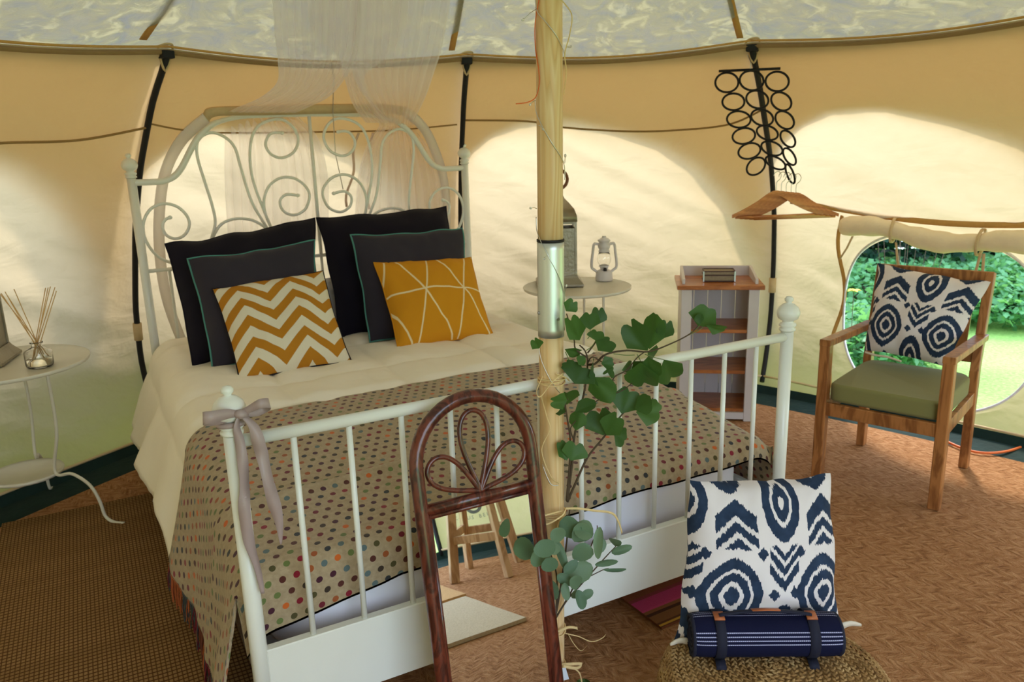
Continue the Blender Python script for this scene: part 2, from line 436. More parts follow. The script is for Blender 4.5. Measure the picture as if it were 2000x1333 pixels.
# ------------------------------------------------------------------ geometry helpers
ORG = {}
def label(o, lab=None, cat=None, group=None, kind=None):
    if lab: o['label'] = lab
    if cat: o['category'] = cat
    if group: o['group'] = group
    if kind: o['kind'] = kind
    return o
def thing(name, lab, cat, loc=(0, 0, 0), rz=0.0, group=None):
    o = bpy.data.objects.new(name, None); COL.objects.link(o)
    o.location = loc; o.rotation_euler = (0, 0, rz); o.empty_display_size = .1
    ORG[o.name] = Vector(loc) if rz == 0 else None
    return label(o, lab, cat, group)
class MB:
    def __init__(s): s.v = []; s.f = []; s.uv = {}; s.sm = []
    def add(s, vs, fs, smooth=True, uvs=None):
        b = len(s.v); s.v += [Vector(p) for p in vs]
        for f in fs: s.f.append(tuple(i+b for i in f)); s.sm.append(smooth)
        if uvs is not None:
            for i, q in enumerate(uvs): s.uv[b+i] = q
        return s
    def box(s, c, d, rot=None, taper=None):
        c = Vector(c); hx, hy, hz = d[0]/2, d[1]/2, d[2]/2
        bv = min(hx, hy, hz)*.18
        P = []
        # chamfered box: 24 verts
        for sx in (-1, 1):
            for sy in (-1, 1):
                for sz in (-1, 1):
                    P += [Vector((sx*hx, sy*(hy-bv), sz*(hz-bv))), Vector((sx*(hx-bv), sy*hy, sz*(hz-bv))), Vector((sx*(hx-bv), sy*(hy-bv), sz*hz))]
        if rot is not None: P = [rot @ p for p in P]
        i = lambda sx, sy, sz, k: (((sx > 0)*4 + (sy > 0)*2 + (sz > 0))*3 + k)
        F = []
        for a in (-1, 1):
            F.append((i(a, -1, -1, 0), i(a, 1, -1, 0), i(a, 1, 1, 0), i(a, -1, 1, 0)))
            F.append((i(-1, a, -1, 1), i(1, a, -1, 1), i(1, a, 1, 1), i(-1, a, 1, 1)))
            F.append((i(-1, -1, a, 2), i(1, -1, a, 2), i(1, 1, a, 2), i(-1, 1, a, 2)))
            for b in (-1, 1):
                F.append((i(a, b, -1, 0), i(a, b, 1, 0), i(a, b, 1, 1), i(a, b, -1, 1)))
                F.append((i(a, -1, b, 0), i(a, 1, b, 0), i(a, 1, b, 2), i(a, -1, b, 2)))
                F.append((i(-1, a, b, 1), i(1, a, b, 1), i(1, a, b, 2), i(-1, a, b, 2)))
                for c3 in (-1, 1): F.append((i(a, b, c3, 0), i(a, b, c3, 1), i(a, b, c3, 2)))
        # outward orientation
        G = []
        for f in F:
            pts = [P[k] for k in f]; n = (pts[1]-pts[0]).cross(pts[2]-pts[0]); m = sum(pts, Vector())/len(pts)
            G.append(f if n.dot(m) > 0 else tuple(reversed(f)))
        return s.add([p+c for p in P], G, False)
    def tube(s, pts, r, seg=10, closed=False, cap=True, flat=None, uvs=False):
        pts = [Vector(p) for p in pts]; n = len(pts)
        rr = r if isinstance(r, (list, tuple)) else [r]*n
        T = []
        for i in range(n):
            a = pts[(i-1) % n] if (closed or i > 0) else pts[i]
            b = pts[(i+1) % n] if (closed or i < n-1) else pts[i]
            t = (b-a); T.append(t.normalized() if t.length > 1e-9 else Vector((0, 0, 1)))
        ref = Vector((0, 0, 1)) if abs(T[0].z) < .9 else Vector((1, 0, 0))
        if flat is not None: ref = Vector(flat)
        N = (ref - T[0]*ref.dot(T[0])).normalized(); V, UV = [], []
        for i in range(n):
            N = (N - T[i]*N.dot(T[i])).normalized(); B = T[i].cross(N)
            for j in range(seg):
                a = 2*PI*j/seg; V.append(pts[i] + (N*math.cos(a) + B*math.sin(a))*rr[i]); UV.append((i/max(1, n-1), j/seg))
        F = []
        for i in range(n if closed else n-1):
            for j in range(seg):
                a = i*seg+j; b = i*seg+(j+1) % seg; c = ((i+1) % n)*seg+(j+1) % seg; d = ((i+1) % n)*seg+j
                F.append((a, b, c, d))
        s.add(V, F, True, UV if uvs else None)
        if cap and not closed:
            b0 = len(s.v)-len(V)
            s.f.append(tuple(b0+j for j in reversed(range(seg)))); s.sm.append(False)
            s.f.append(tuple(b0+(n-1)*seg+j for j in range(seg))); s.sm.append(False)
        return s
    def lathe(s, prof, c=(0, 0, 0), seg=24, sq=None):
        c = Vector(c); V, F = [], []; n = len(prof)
        for r, z in prof:
            for j in range(seg):
                a = 2*PI*j/seg; V.append(c + Vector((r*math.cos(a), r*math.sin(a), z)))
        for i in range(n-1):
            for j in range(seg):
                F.append((i*seg+j, i*seg+(j+1) % seg, (i+1)*seg+(j+1) % seg, (i+1)*seg+j))
        if prof[0][0] > 1e-6: F.append(tuple(reversed(range(seg))))
        if prof[-1][0] > 1e-6: F.append(tuple((n-1)*seg+j for j in range(seg)))
        return s.add(V, F, True)
    def grid(s, fn, nu, nv, closed_u=False, uvs=True, smooth=True):
        V, UV, F = [], [], []
        mu = nu if closed_u else nu+1
        for i in range(mu):
            for j in range(nv+1):
                u, v = i/nu, j/nv; V.append(fn(u, v)); UV.append((u, v))
        for i in range(nu):
            for j in range(nv):
                a = i*(nv+1)+j; b = ((i+1) % mu)*(nv+1)+j
                F.append((a, b, b+1, a+1))
        return s.add(V, F, smooth, UV if uvs else None)
    def ribbon(s, pts, wdir, wd, th=.0012):
        """a strip along pts, widths wd, width direction(s) wdir, with thickness"""
        n = len(pts); wd = wd if isinstance(wd, (list, tuple)) else [wd]*n
        wdir = wdir if isinstance(wdir, list) else [wdir]*n
        V = []
        for i in range(n):
            p = Vector(pts[i]); d = Vector(wdir[i]).normalized()
            t = (Vector(pts[min(i+1, n-1)])-Vector(pts[max(i-1, 0)])).normalized(); k = t.cross(d)
            k = k.normalized()*th if k.length > 1e-6 else Vector((0, 0, th))
            V += [p-d*wd[i]/2-k/2, p+d*wd[i]/2-k/2, p+d*wd[i]/2+k/2, p-d*wd[i]/2+k/2]
        F = []
        for i in range(n-1):
            for j in range(4):
                F.append((i*4+j, i*4+(j+1) % 4, (i+1)*4+(j+1) % 4, (i+1)*4+j))
        F += [(3, 2, 1, 0), tuple((n-1)*4+j for j in range(4))]
        return s.add(V, F, True)
    def build(s, name, mat, parent=None, local=False):
        org = Vector((0, 0, 0))
        if parent is not None and not local:
            org = ORG.get(parent.name) or Vector((0, 0, 0))
        loc = None
        if parent is None:
            lo = Vector([min(p[k] for p in s.v) for k in range(3)]); hi = Vector([max(p[k] for p in s.v) for k in range(3)])
            loc = Vector(((lo.x+hi.x)/2, (lo.y+hi.y)/2, lo.z)); org = loc
        me = bpy.data.meshes.new(name)
        me.from_pydata([tuple(p-org) for p in s.v], [], s.f)
        me.polygons.foreach_set('use_smooth', s.sm)
        if s.uv:
            ul = me.uv_layers.new(name='UVMap')
            for lp in me.loops: ul.data[lp.index].uv = s.uv.get(lp.vertex_index, (0, 0))
        me.materials.append(mat); me.validate(); me.update()
        o = bpy.data.objects.new(name, me); COL.objects.link(o)
        if parent is not None: o.parent = parent; ORG[o.name] = org
        else: o.location = loc; ORG[o.name] = loc
        return o
def struct(mb, name, mat, lab=None, parent=None):
    o = mb.build(name, mat, parent)
    if parent is None: o['kind'] = 'structure'
    if lab: o['label'] = lab
    return o
def catmull(P, k=8, closed=False):
    P = [Vector(p) for p in P]; n = len(P); out = []
    for i in range(n if closed else n-1):
        g = lambda j: P[j % n] if closed else P[max(0, min(n-1, j))]
        a, b, c, d = g(i-1), g(i), g(i+1), g(i+2)
        for q in range(k):
            t = q/k
            out.append(.5*((2*b)+(c-a)*t+(2*a-5*b+4*c-d)*t*t+(3*b-a-3*c+d)*t**3))
    if not closed: out.append(P[-1])
    return out
def copy_tree(o, parent=None):
    c = o.copy(); COL.objects.link(c)
    if parent is not None: c.parent = parent
    for ch in list(o.children): copy_tree(ch, c)
    return c

# ================================================================== THE TENT
CEN = Vector((0, -.1, 0))
PZ = [0, .15, .42, .7, 1.09, 1.38, 1.67, 1.86]
PRD = [2.76, 2.86, 2.93, 2.90, 2.76, 2.60, 2.36, 2.12]
POLES = [-194, -150, -116, -79, -38, -2, 35.3, 71.3, 107.5, 144, 166]
def interp(x, X, Y):
    if x <= X[0]: return Y[0]
    for a, b, c, d in zip(X[:-1], X[1:], Y[:-1], Y[1:]):
        if x <= b: return c+(d-c)*(x-a)/(b-a)
    return Y[-1]
def prof(z):
    # smoothed
    return (interp(z-.06, PZ, PRD)+interp(z, PZ, PRD)*2+interp(z+.06, PZ, PRD))/4
def rwall(a, b, th, z):
    t = (th-a)/(b-a); h = R_(b-a)/2
    ch = math.cos(h)/math.cos(h*(2*t-1))
    return prof(z)*(1-.75*(1-ch))
def pt(a, b, th, z, off=0.0, fold=0.0):
    r = rwall(a, b, th, z)+off
    r += math.exp(-((th-35.3)/13)**2)*interp(z, [0, .25, .65, .97, 1.27, 1.57, 1.86], [.14, .2, .24, .28, .22, .08, -.03])
    if a == 71.3: r += math.sin(PI*(th-a)/(b-a))*(.085*math.exp(-((z-1.50)/.24)**2)+.03)
    if fold:
        p = Vector((th*.045, z*1.0, 0))
        t = (th-a)/(b-a); e = min(1, 6*t*(1-t))*min(1, z*4)*min(1, max(0, (1.86-z)*3))
        # long slack folds that run down away from the right-hand pole of each panel
        q = z*1.0 - t*.9
        r += fold*e*(noise.noise(Vector((q*4, t*1.2, a*.1)))*.8 + noise.noise(Vector((q*11, t*1.6, a*.2)))*.55 + noise.noise(Vector((q*24, t*3, a*.3)))*.14)
    return CEN + Vector((r*math.cos(R_(th)), r*math.sin(R_(th)), z))
EAVE_SAG = .035
def eave_z(t): return 1.86 - EAVE_SAG*math.sin(PI*t)
SEGS = list(zip(POLES[:-1], POLES[1:]))
NAMES = {(107.5, 144): 'left', (71.3, 107.5): 'back', (35.3, 71.3): 'back_right', (-2, 35.3): 'right', (-150, -116): 'front_left_end',
         (-79, -38): 'front', (-38, -2): 'front_right',  (144, 166): 'far_left'}
DOORSEG = (-116, -79)
WIN = dict(th=17.6, z=.52, hw=9.7, hz=.44)
def oval(ang, s=1.0, WIN=WIN):
    e = 2/2.7
    c, q = math.cos(ang), math.sin(ang)
    return (WIN['th'] + s*WIN['hw']*math.copysign(abs(c)**e, c), WIN['z'] + s*WIN['hz']*math.copysign(abs(q)**e, q))
for (a, b) in SEGS:
    if (a, b) == DOORSEG: continue
    side = NAMES.get((a, b), 'rear')
    mb = MB()
    if (a, b) in ((-2, 35.3), (-38, -2)):
        WN = WIN if a == -2 else dict(th=-20.0, z=.60, hw=12.0, hz=.50)  # the front right opening is added out of view to light the right floor
        K = 160; Nn = 26
        angs = sorted([2*PI*i/K for i in range(K)] + [math.atan2((zc-WN['z'])*20, xc-WN['th']) % (2*PI) for xc in (a, b) for zc in (0, 1.86)]); K = len(angs)
        x0, x1, z0, z1 = a, b, 0.0, 1.0
        def rim(i):
            # walk the rectangle outline in step with the oval's angle
            an = angs[i]; c, q = math.cos(an), math.sin(an)
            cx, cz = WN['th'], WN['z']
            k = 1e9
            if c > 1e-9: k = min(k, (b-cx)/c)
            if c < -1e-9: k = min(k, (a-cx)/c)
            sc = 20.0   # degrees per metre weight
            if q > 1e-9: k = min(k, (1.86-cz)*sc/q)
            if q < -1e-9: k = min(k, (0-cz)*sc/q)
            return (cx+c*k, cz+q*k/sc)
        V, F = [], []
        for i in range(K):
            R1 = rim(i); O1 = oval(angs[i], 1.0, WN)
            for j in range(Nn+1):
                t = (j/Nn)**1.0
                th = O1[0]+(R1[0]-O1[0])*t; z = O1[1]+(R1[1]-O1[1])*t
                tt = (th-a)/(b-a); z2 = min(z, 1.86)/1.86*eave_z(tt)
                V.append(pt(a, b, th, z2, 0, .035 if j > 2 else 0))
        for i in range(K):
            for j in range(Nn):
                p, q = i*(Nn+1)+j, ((i+1) % K)*(Nn+1)+j
                F.append((p, q, q+1, p+1))
        mb.add(V, F, True)
    else:
        def fn(u, v, a=a, b=b):
            th = a+(b-a)*u; return pt(a, b, th, v*eave_z(u), 0, .035)
        mb.grid(fn, 56, 64, uvs=False)
    struct(mb, 'wall_'+side, CANVAS, 'cream canvas tent wall panel')
# outer canvas layer hanging over the walls outside, with an arched lower edge
ET = [0, .04, .10, .20, .36, .52, .66, .76, .84, .90, .95, 1.0]
EZ = [1.30, 1.42, 1.50, 1.57, 1.575, 1.52, 1.45, 1.33, 1.14, .86, .52, .1]
k = 1
for (a, b) in SEGS:
    if (a, b) == DOORSEG: continue
    mb = MB()
    def fn(u, v, a=a, b=b):
        t = 1-u    # measured from the panel's left pole as seen from inside
        e = interp(t, ET, EZ); z = e+(eave_z(u)-.0-e)*v
        g = (.03 + .13*t**1.5)*(1-.8*v) + .012
        return pt(a, b, a+(b-a)*u, z, g, 0)
    mb.grid(fn, 64, 20, uvs=False)
    struct(mb, 'trim_%d' % k, CANVAS_FLY, 'outer canvas layer with an arched lower edge'); k += 1
# roof
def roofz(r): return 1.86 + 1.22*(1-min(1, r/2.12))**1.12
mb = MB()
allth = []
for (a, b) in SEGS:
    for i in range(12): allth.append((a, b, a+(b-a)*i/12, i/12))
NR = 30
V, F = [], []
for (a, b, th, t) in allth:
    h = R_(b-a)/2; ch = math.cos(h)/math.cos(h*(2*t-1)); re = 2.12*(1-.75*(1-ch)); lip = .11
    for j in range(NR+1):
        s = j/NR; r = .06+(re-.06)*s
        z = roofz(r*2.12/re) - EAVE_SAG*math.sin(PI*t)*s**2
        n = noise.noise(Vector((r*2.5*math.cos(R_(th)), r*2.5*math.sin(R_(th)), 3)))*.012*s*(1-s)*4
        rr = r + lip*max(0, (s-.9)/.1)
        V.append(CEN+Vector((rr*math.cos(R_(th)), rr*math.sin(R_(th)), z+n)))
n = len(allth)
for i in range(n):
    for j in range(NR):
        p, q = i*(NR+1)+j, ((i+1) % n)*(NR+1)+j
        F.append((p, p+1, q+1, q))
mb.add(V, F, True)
struct(mb, 'ceiling', ROOF, 'translucent roof sheet over the tent, caustic light painted into its colour')
# roof seams along the poles
for i, P0 in enumerate(POLES[:-1]):
    mb = MB(); pts = []
    wd = []
    for j in range(24):
        s = j/23; r = .1+(2.06-.1)*s
        th = P0 + {107.5: 3.4, 71.3: 2.2, 35.3: 1.2}.get(P0, 0)
        pts.append(CEN+Vector((r*math.cos(R_(th)), r*math.sin(R_(th)), roofz(r)-.006)))
    tang = Vector((-math.sin(R_(P0)), math.cos(R_(P0)), 0))
    mb.ribbon(pts, tang, .028, .004)
    struct(mb, 'trim_%d' % k, SEAM, 'stitched roof seam tape'); k += 1
# eave: hem band and the sewn seam line
for (a, b) in SEGS:
    mb = MB(); pts = [pt(a, b, a+(b-a)*i/24, eave_z(i/24)-.015, -.014) for i in range(25)]
    mb.tube(pts, .009, 8)
    struct(mb, 'trim_%d' % k, EAVEHEM, 'hem where the roof meets the wall', ); k += 1
    mb = MB(); pts = [pt(a, b, a+(b-a)*i/24, eave_z(i/24)+.004, -.02) for i in range(25)]
    mb.tube(pts, .005, 6)
    struct(mb, 'trim_%d' % k, SEAM, 'seam line under the roof edge'); k += 1
# floor, ground sheet lip
def rfloor(a, b, th): return rwall(a, b, th, 0)*.935
def disc(inner, outer, zi, zo):
    V, F = [], []
    L = [(a, b, a+(b-a)*i/16) for (a, b) in SEGS for i in range(16)]
    for (a, b, th) in L:
        ri, ro = inner(a, b, th), outer(a, b, th); c, s = math.cos(R_(th)), math.sin(R_(th))
        V += [CEN+Vector((ri*c, ri*s, zi)), CEN+Vector((ro*c, ro*s, zo))]
    n = len(L)
    for i in range(n):
        j = (i+1) % n; F.append((2*i, 2*i+1, 2*j+1, 2*j))
    return V, F
mb = MB(); V, F = disc(lambda a, b, t: 0.02, rfloor, 0, 0); mb.add(V, F, False)
V, F = disc(rfloor, rfloor, 0, -.012); mb.add(V, F, False)
struct(mb, 'floor', COIR, 'brown herringbone coir matting')
mb = MB()
V, F = disc(lambda a, b, t: rfloor(a, b, t)-.06, lambda a, b, t: rwall(a, b, t, 0)-.02, -.008, .012); mb.add(V, F, True)
V, F = disc(lambda a, b, t: rwall(a, b, t, 0)-.02, lambda a, b, t: rwall(a, b, t, .04)-.02, .012, .055); mb.add(V, F, True)
struct(mb, 'trim_%d' % k, GREEN_SHEET, 'dark green ground sheet edge'); k += 1
mb = MB()
for (a, b) in SEGS:
    if (a, b) == DOORSEG: continue
    mb.tube([pt(a, b, a+(b-a)*i/24, .06, -.025) for i in range(25)], .007, 6)
struct(mb, 'trim_%d' % k, HEM, 'grey hem along the foot of the wall'); k += 1
mb = MB(); mb.grid(lambda u, v: Vector((-30+60*u, -30+60*v, -.02)), 8, 8, uvs=False)
struct(mb, 'lawn', LAWN, 'mown grass outside the tent')

# window in the right wall: white piped edge, rolled blind, ties
A, B = -2, 35.3
wpts = [pt(A, B, *oval(2*PI*i/96), -.008) for i in range(96)]
mb = MB(); mb.tube(wpts, .007, 6, closed=True)
w2 = MB().tube([pt(-38, -2, *oval(2*PI*i/96, 1.0, dict(th=-20.0, z=.60, hw=12.0, hz=.50)), -.008) for i in range(96)], .007, 6, closed=True)
struct(w2, 'added_window', simple('white_piping_edge', (222, 218, 226), .6), 'unseen oval window added right of the picture to light the floor')
struct(mb, 'window_1', simple('white_piping', (222, 218, 226), .6), 'open oval window with white piped edge')
mb = MB()
def rollp(u):
    th = 27.4-20.4*u; z = .965 + .02*math.sin(u*9)-.03*u
    return pt(A, B, th, z, -.055)
pts = [rollp(i/30) for i in range(31)]
mb.tube(pts, [.047+.006*math.sin(i*.55)+.003*math.sin(i*1.7) for i in range(31)], 18)
rb = mb.build('rolled_blind', simple('blind_canvas', (236, 218, 186), .9, .06, 18, .4, .02))
label(rb, 'rolled-up canvas blind tied above the open oval window', 'blind')
for u in (.27, .70):
    mb = MB(); c = rollp(u)
    ring = [c + Vector((0, 0, 1))*math.cos(q*PI/8)*.058 + (CEN-c).normalized()*math.sin(q*PI/8)*.058 for q in range(16)]
    mb.ribbon([p for p in ring]+[ring[0]], (ring[0]-c).cross(ring[4]-c), .014, .003)
    t = thing_tie = mb.build('tie', STRAP, rb)
for (u, du, L) in ((.06, .10, .12), (.30, -.05, .17), (.72, .03, .20), (.735, -.02, .19)):
    mb = MB(); c = rollp(u)+Vector((0, 0, -.05)); d = rollp(min(1, max(0, u-du)))-rollp(u)
    inw = (Vector((CEN.x, CEN.y, c.z))-c).normalized()*.05
    mb.ribbon([c+inw*.8, c+inw+d*.4+Vector((0, 0, -L*.5)), c+inw+d+Vector((0, 0, -L))], d.normalized() if d.length else (1, 0, 0), .013, .002)
    mb.build('tie', STRAP, rb)
# hem of the awning seam above the window
mb = MB(); mb.ribbon([pt(A, B, 33.5-34*i/30, 1.085-.065*math.sin(PI*min(1, i/30*1.0)), -.012) for i in range(31)], (0, 0, 1), .028, .004)
struct(mb, 'trim_%d' % k, SEAM, 'sewn seam above the window'); k += 1
mb = MB(); mb.ribbon([pt(A, B, 27.8+.5*math.sin(i*.5), 1.02-.95*i/20, -.012) for i in range(21)], Vector((-math.sin(R_(28)), math.cos(R_(28)), 0)), .02, .003)
struct(mb, 'trim_%d' % k, SEAM, 'vertical seam beside the window'); k += 1

# oval door zip edging behind the bed
A, B = 71.3, 107.5
OV = [(101.0, .12), (103.3, .45), (104.9, .80), (105.4, 1.09), (105.2, 1.33), (103.9, 1.50), (101.6, 1.60)]
OV2 = [(101.6, 1.60), (100.8, 1.625), (95.5, 1.63), (89, 1.635), (82, 1.635), (78.6, 1.62)]
OV3 = [(78.6, 1.62), (76.6, 1.56), (75.0, 1.46), (73.6, 1.29), (73.1, 1.06), (73.6, .7), (75, .4), (78, .12)]
dr = thing('door_1', None, None); dr['kind'] = 'structure'; dr['label'] = 'closed oval canvas door with clear edging behind the bed'
for nm, pl, mt, wdd in (('edging', OV, CLEARTUBE, .05), ('edging', OV2, HEM, .045), ('edging', OV3, CLEARTUBE, .05)):
    C = catmull([(p[0], p[1], 0) for p in pl], 6)
    P3 = [pt(A, B, c.x, c.y, -.03) for c in C]
    ctr = pt(A, B, 89.4, .9, -.03)
    mb = MB(); mb.ribbon(P3, [(ctr-p) for p in P3], wdd, .012); mb.build(nm, mt, dr)
for th, z0, z1, dd in ((83.9, 1.52, 1.14, 1.3), (82.2, 1.52, 1.12, .3)):
    mb = MB(); P3 = [pt(A, B, th+dd*(i/12)+.25*math.sin(i*.8), z0+(z1-z0)*i/12, -.04-.01*math.sin(i)) for i in range(13)]
    mb.ribbon(P3, (1, .2, 0), .014, .002); mb.build('tie', simple('pink_tape', (214, 186, 166), .8), dr)

# tent poles in black sleeves
def tpole(th, lab, r_in=-.02, z1=1.83):
    mb = MB(); pts = []
    for i in range(34):
        z = .03+(z1-.03)*i/33
        r = prof(z)+r_in+(interp(z, [0, .25, .65, .97, 1.27, 1.57, 1.86], [.14, .2, .24, .28, .22, .08, -.03]) if th == 35.3 else 0)
        pts.append(CEN+Vector((r*math.cos(R_(th)), r*math.sin(R_(th)), z)))
    t = thing('tent_pole', lab, 'tent pole', (pts[0].x, pts[0].y, 0))
    mb.tube(pts, .014, 10); mb.build('sleeved_pole', BLACKSLEEVE, t)
    mb = MB(); c = pts[-1]+Vector((0, 0, .006)); mb.box(c, (.05, .05, .03), Matrix.Rotation(R_(th), 3, 'Z')); mb.build('end_cap', BLACKSLEEVE, t)
    for zz in (.62,):
        i = int((zz-.03)/(z1-.03)*33); mb = MB(); mb.tube([pts[i]+(pts[i+1]-pts[i])*q*.9 for q in (-.9, 0, .9)], .021, 10); mb.build('loop', STRAP, t)
    mb = MB(); tip = pts[-1]+Vector((0, 0, .035)); inw = (CEN-tip); inw.z = 0; inw.normalize(); sd_ = inw.cross(Vector((0, 0, 1)))
    mb.tube(catmull([tip+sd_*.03, pts[-2]+inw*.03, tip-sd_*.03, tip+inw*.02+Vector((0, 0, .01)), tip+sd_*.03], 5), .005, 6); mb.build('tie_cord', HEM, t)
    return t
tpole(107.5, 'black sleeved tent pole behind the left headboard post')
tpole(71.3, 'black sleeved tent pole behind the right headboard post')
tpole(35.3, 'black sleeved tent pole behind the wooden coat hangers')
tpole(-79, 'black sleeved tent pole seen in the mirror, beside the open doorway')
tpole(-38, 'black sleeved tent pole at the front right, out of frame'); tpole(-2, 'black sleeved tent pole right of the armchair, out of frame')
tpole(144, 'black sleeved tent pole left of the side table, out of frame'); tpole(-116, 'black sleeved tent pole behind the photographer, left')
tpole(-150, 'black sleeved tent pole at the far left behind the photographer'); tpole(166, 'black sleeved tent pole at the far left, out of frame')

# cords slung round the wall
def wallcord(pairs, r, off, mat, name, lab):
    C = catmull([(p[0], p[1], 0) for p in pairs], 8); pts = []
    for c in C:
        for (a, b) in SEGS:
            if a <= c.x < b: pts.append(pt(a, b, c.x, c.y, off)); break
    mb = MB(); mb.tube(pts, r, 6); o = mb.build(name, mat); return label(o, lab, 'cord')
wallcord([(143.5, 1.57), (136, 1.51), (128, 1.49), (121.9, 1.505), (114.6, 1.512), (107.6, 1.56)], .005, -.025, CORD, 'guy_cord', 'thin brown cord slung across the left wall to the pole')
wallcord([(107.2, 1.575), (104, 1.55), (100, 1.535), (90, 1.53), (80, 1.53), (72, 1.55)], .004, -.02, CORD, 'guy_cord', 'thin brown cord slung behind the headboard')
wallcord([(71, 1.57), (63.3, 1.555), (58.9, 1.52), (50.7, 1.49), (44.5, 1.49), (39.2, 1.51), (35.6, 1.57)], .005, -.03, CORD, 'guy_cord', 'thin brown cord slung from the middle pole to the ring hanger')
# pale cord from pole top to pole top, pulled up by a thin string
pA = atd(335, 100, 4.15); pB = atd(908, 100, 4.0); pm = aty(635, 66, 1.9)
mb = MB(); mb.tube([pA, (pA+pm)/2+Vector((0, 0, -.012)), pm, (pB+pm)/2+Vector((0, 0, -.012)), pB], .005, 6)
ridge = label(mb.build('stretched_cord', PALECORD), 'pale yellow cord stretched between two pole tops above the bed', 'cord')
mb = MB(); mb.tube([pm, aty(655, -5, 1.75), Vector((.05, .6, 2.56))], .0025, 6); mb.build('hanging_string', WIRE, ridge)
mb = MB(); q0 = pm; mb.tube([q0, aty(652, 150, 2.1), aty(650, 215, 2.25), aty(655, 300, 2.33), aty(670, 370, 2.35)], .0025, 6)
mb.build('hanging_string', WIRE, ridge)

# ================================================================== THE BED
BW, BL = 1.64, 2.29
H = BW/2
bed = thing('bed', 'cream white scrolled metal bed frame with ball-topped posts', 'bed', (0, 0, 0))
def finial(x, y, z, s=1.0):
    # neck ring, ball and button, above z
    P = [(.019, 0), (.030*s, .004), (.031*s, .012), (.024*s, .016), (.032*s, .024), (.031*s, .032), (.021*s, .038), (.020*s, .043), (.033*s, .054),
         (.0385*s, .072), (.0385*s, .082), (.033*s, .098), (.020*s, .112), (.009*s, .117), (.009*s, .120), (.014*s, .126), (.015*s, .134), (.010*s, .142), (0, .145)]
    P = [(r*(.80 if q < .05 else .90) if i else r*.9, q*.76) for i, (r, q) in enumerate(P)]
    mb = MB(); mb.lathe(P, (x, y, z), 24); return mb
def post(x, y, top, r):
    mb = MB(); mb.tube([(x, y, 0), (x, y, top)], r, 18); p = mb.build('post', WHITE_METAL, bed)
    finial(x, y, top).build('finial', WHITE_METAL, p)
    return p
ZF, ZH = .868, 1.344
for sx in (-1, 1): post(sx*H, 0, ZF, .0195)
for sx in (-1, 1): post(sx*H, BL, ZH, .0195)
mb = MB(); mb.tube([(-H, 0, .851), (H, 0, .851)], .0145, 14); mb.build('foot_rail', WHITE_METAL, bed)
for i in range(12):
    x = -H+BW*(i+1)/13
    mb = MB(); mb.tube([(x, 0, .33), (x, 0, .845)], .0072, 10); mb.build('spindle', WHITE_METAL, bed)
mb = MB(); mb.box((0, 0, .25), (BW-.03, .026, .185)); mb.build('foot_panel', WHITE_METAL, bed)
mb = MB(); mb.box((0, BL, .25), (BW-.03, .026, .185)); mb.build('head_panel', WHITE_METAL, bed)
for sx in (-1, 1):
    mb = MB(); mb.box((sx*(H-.01), BL/2, .26), (.022, BL-.03, .13)); mb.build('side_rail', WHITE_METAL, bed)
mb = MB()
for i in range(9): mb.box((0, .2+i*.24, .215), (BW-.06, .07, .015))
mb.build('slat_base', WHITE_METAL, bed)
# headboard scrollwork, mirrored about the middle
def scroll(pts, r, name='scroll'):
    for sx in (1, -1):
        mb = MB(); C = catmull([(sx*x, BL, z) for x, z in pts], 7); mb.tube(C, r, 9); o = mb.build(name, WHITE_METAL, bed)
        yield o
ARCH = [(-.815, 1.326), (-.735, 1.325), (-.676, 1.330), (-.615, 1.370), (-.53, 1.50), (-.45, 1.572), (-.347, 1.604), (-.22, 1.612), (0, 1.615)]
full = ARCH + [(-x, z) for x, z in reversed(ARCH[:-1])]
mb = MB(); mb.tube(catmull([(x, BL, z) for x, z in full], 6), .0145, 12); mb.build('head_rail', WHITE_METAL, bed)
SC = [
 [(-.512, 1.055), (-.488, 1.128), (-.494, 1.213), (-.513, 1.315), (-.532, 1.433), (-.518, 1.504), (-.461, 1.535), (-.402, 1.514), (-.362, 1.464), (-.345, 1.371), (-.315, 1.221), (-.278, 1.133), (-.236, 1.05)],
 [(-.222, 1.05), (-.263, 1.179), (-.297, 1.323), (-.296, 1.443), (-.268, 1.534), (-.215, 1.578), (-.137, 1.590), (-.084, 1.556), (-.063, 1.497), (-.090, 1.437), (-.150, 1.411), (-.2, 1.431), (-.22, 1.475), (-.20, 1.518), (-.17, 1.530), (-.138, 1.527)],
 [(-.225, 1.06), (-.252, 1.141), (-.254, 1.217), (-.222, 1.282), (-.164, 1.317), (-.100, 1.312), (-.05, 1.273), (-.033, 1.224), (-.060, 1.160), (-.118, 1.135), (-.168, 1.160), (-.178, 1.208), (-.145, 1.236), (-.09, 1.229)],
 [(-.64, .925), (-.699, .952), (-.759, .992), (-.797, 1.069), (-.797, 1.142), (-.762, 1.202), (-.705, 1.226), (-.647, 1.210), (-.609, 1.165), (-.604, 1.118), (-.632, 1.076), (-.673, 1.064), (-.709, 1.085), (-.719, 1.127), (-.703, 1.153), (-.682, 1.162)],
 [(-.511, 1.05), (-.465, 1.113), (-.398, 1.136), (-.325, 1.126), (-.272, 1.094), (-.245, 1.06)]]
for q in SC:
    for o in scroll(q, .0072): pass
for i in (1, 2, 3):
    for sx in (1, -1):
        x, z = SC[i][-1]; mb = MB(); mb.lathe([(0, -.010), (.009, -.006), (.011, 0), (.009, .006), (0, .010)], (sx*x, BL, z), 10); mb.build('scroll_tip', WHITE_METAL, bed)
mb = MB(); mb.tube([(0, BL, .93), (0, BL, 1.61)], .009, 10); mb.build('centre_bar', WHITE_METAL, bed)
mb = MB(); mb.tube([(-H, BL, .925), (H, BL, .925)], .009, 10); mb.build('lower_rail', WHITE_METAL, bed)
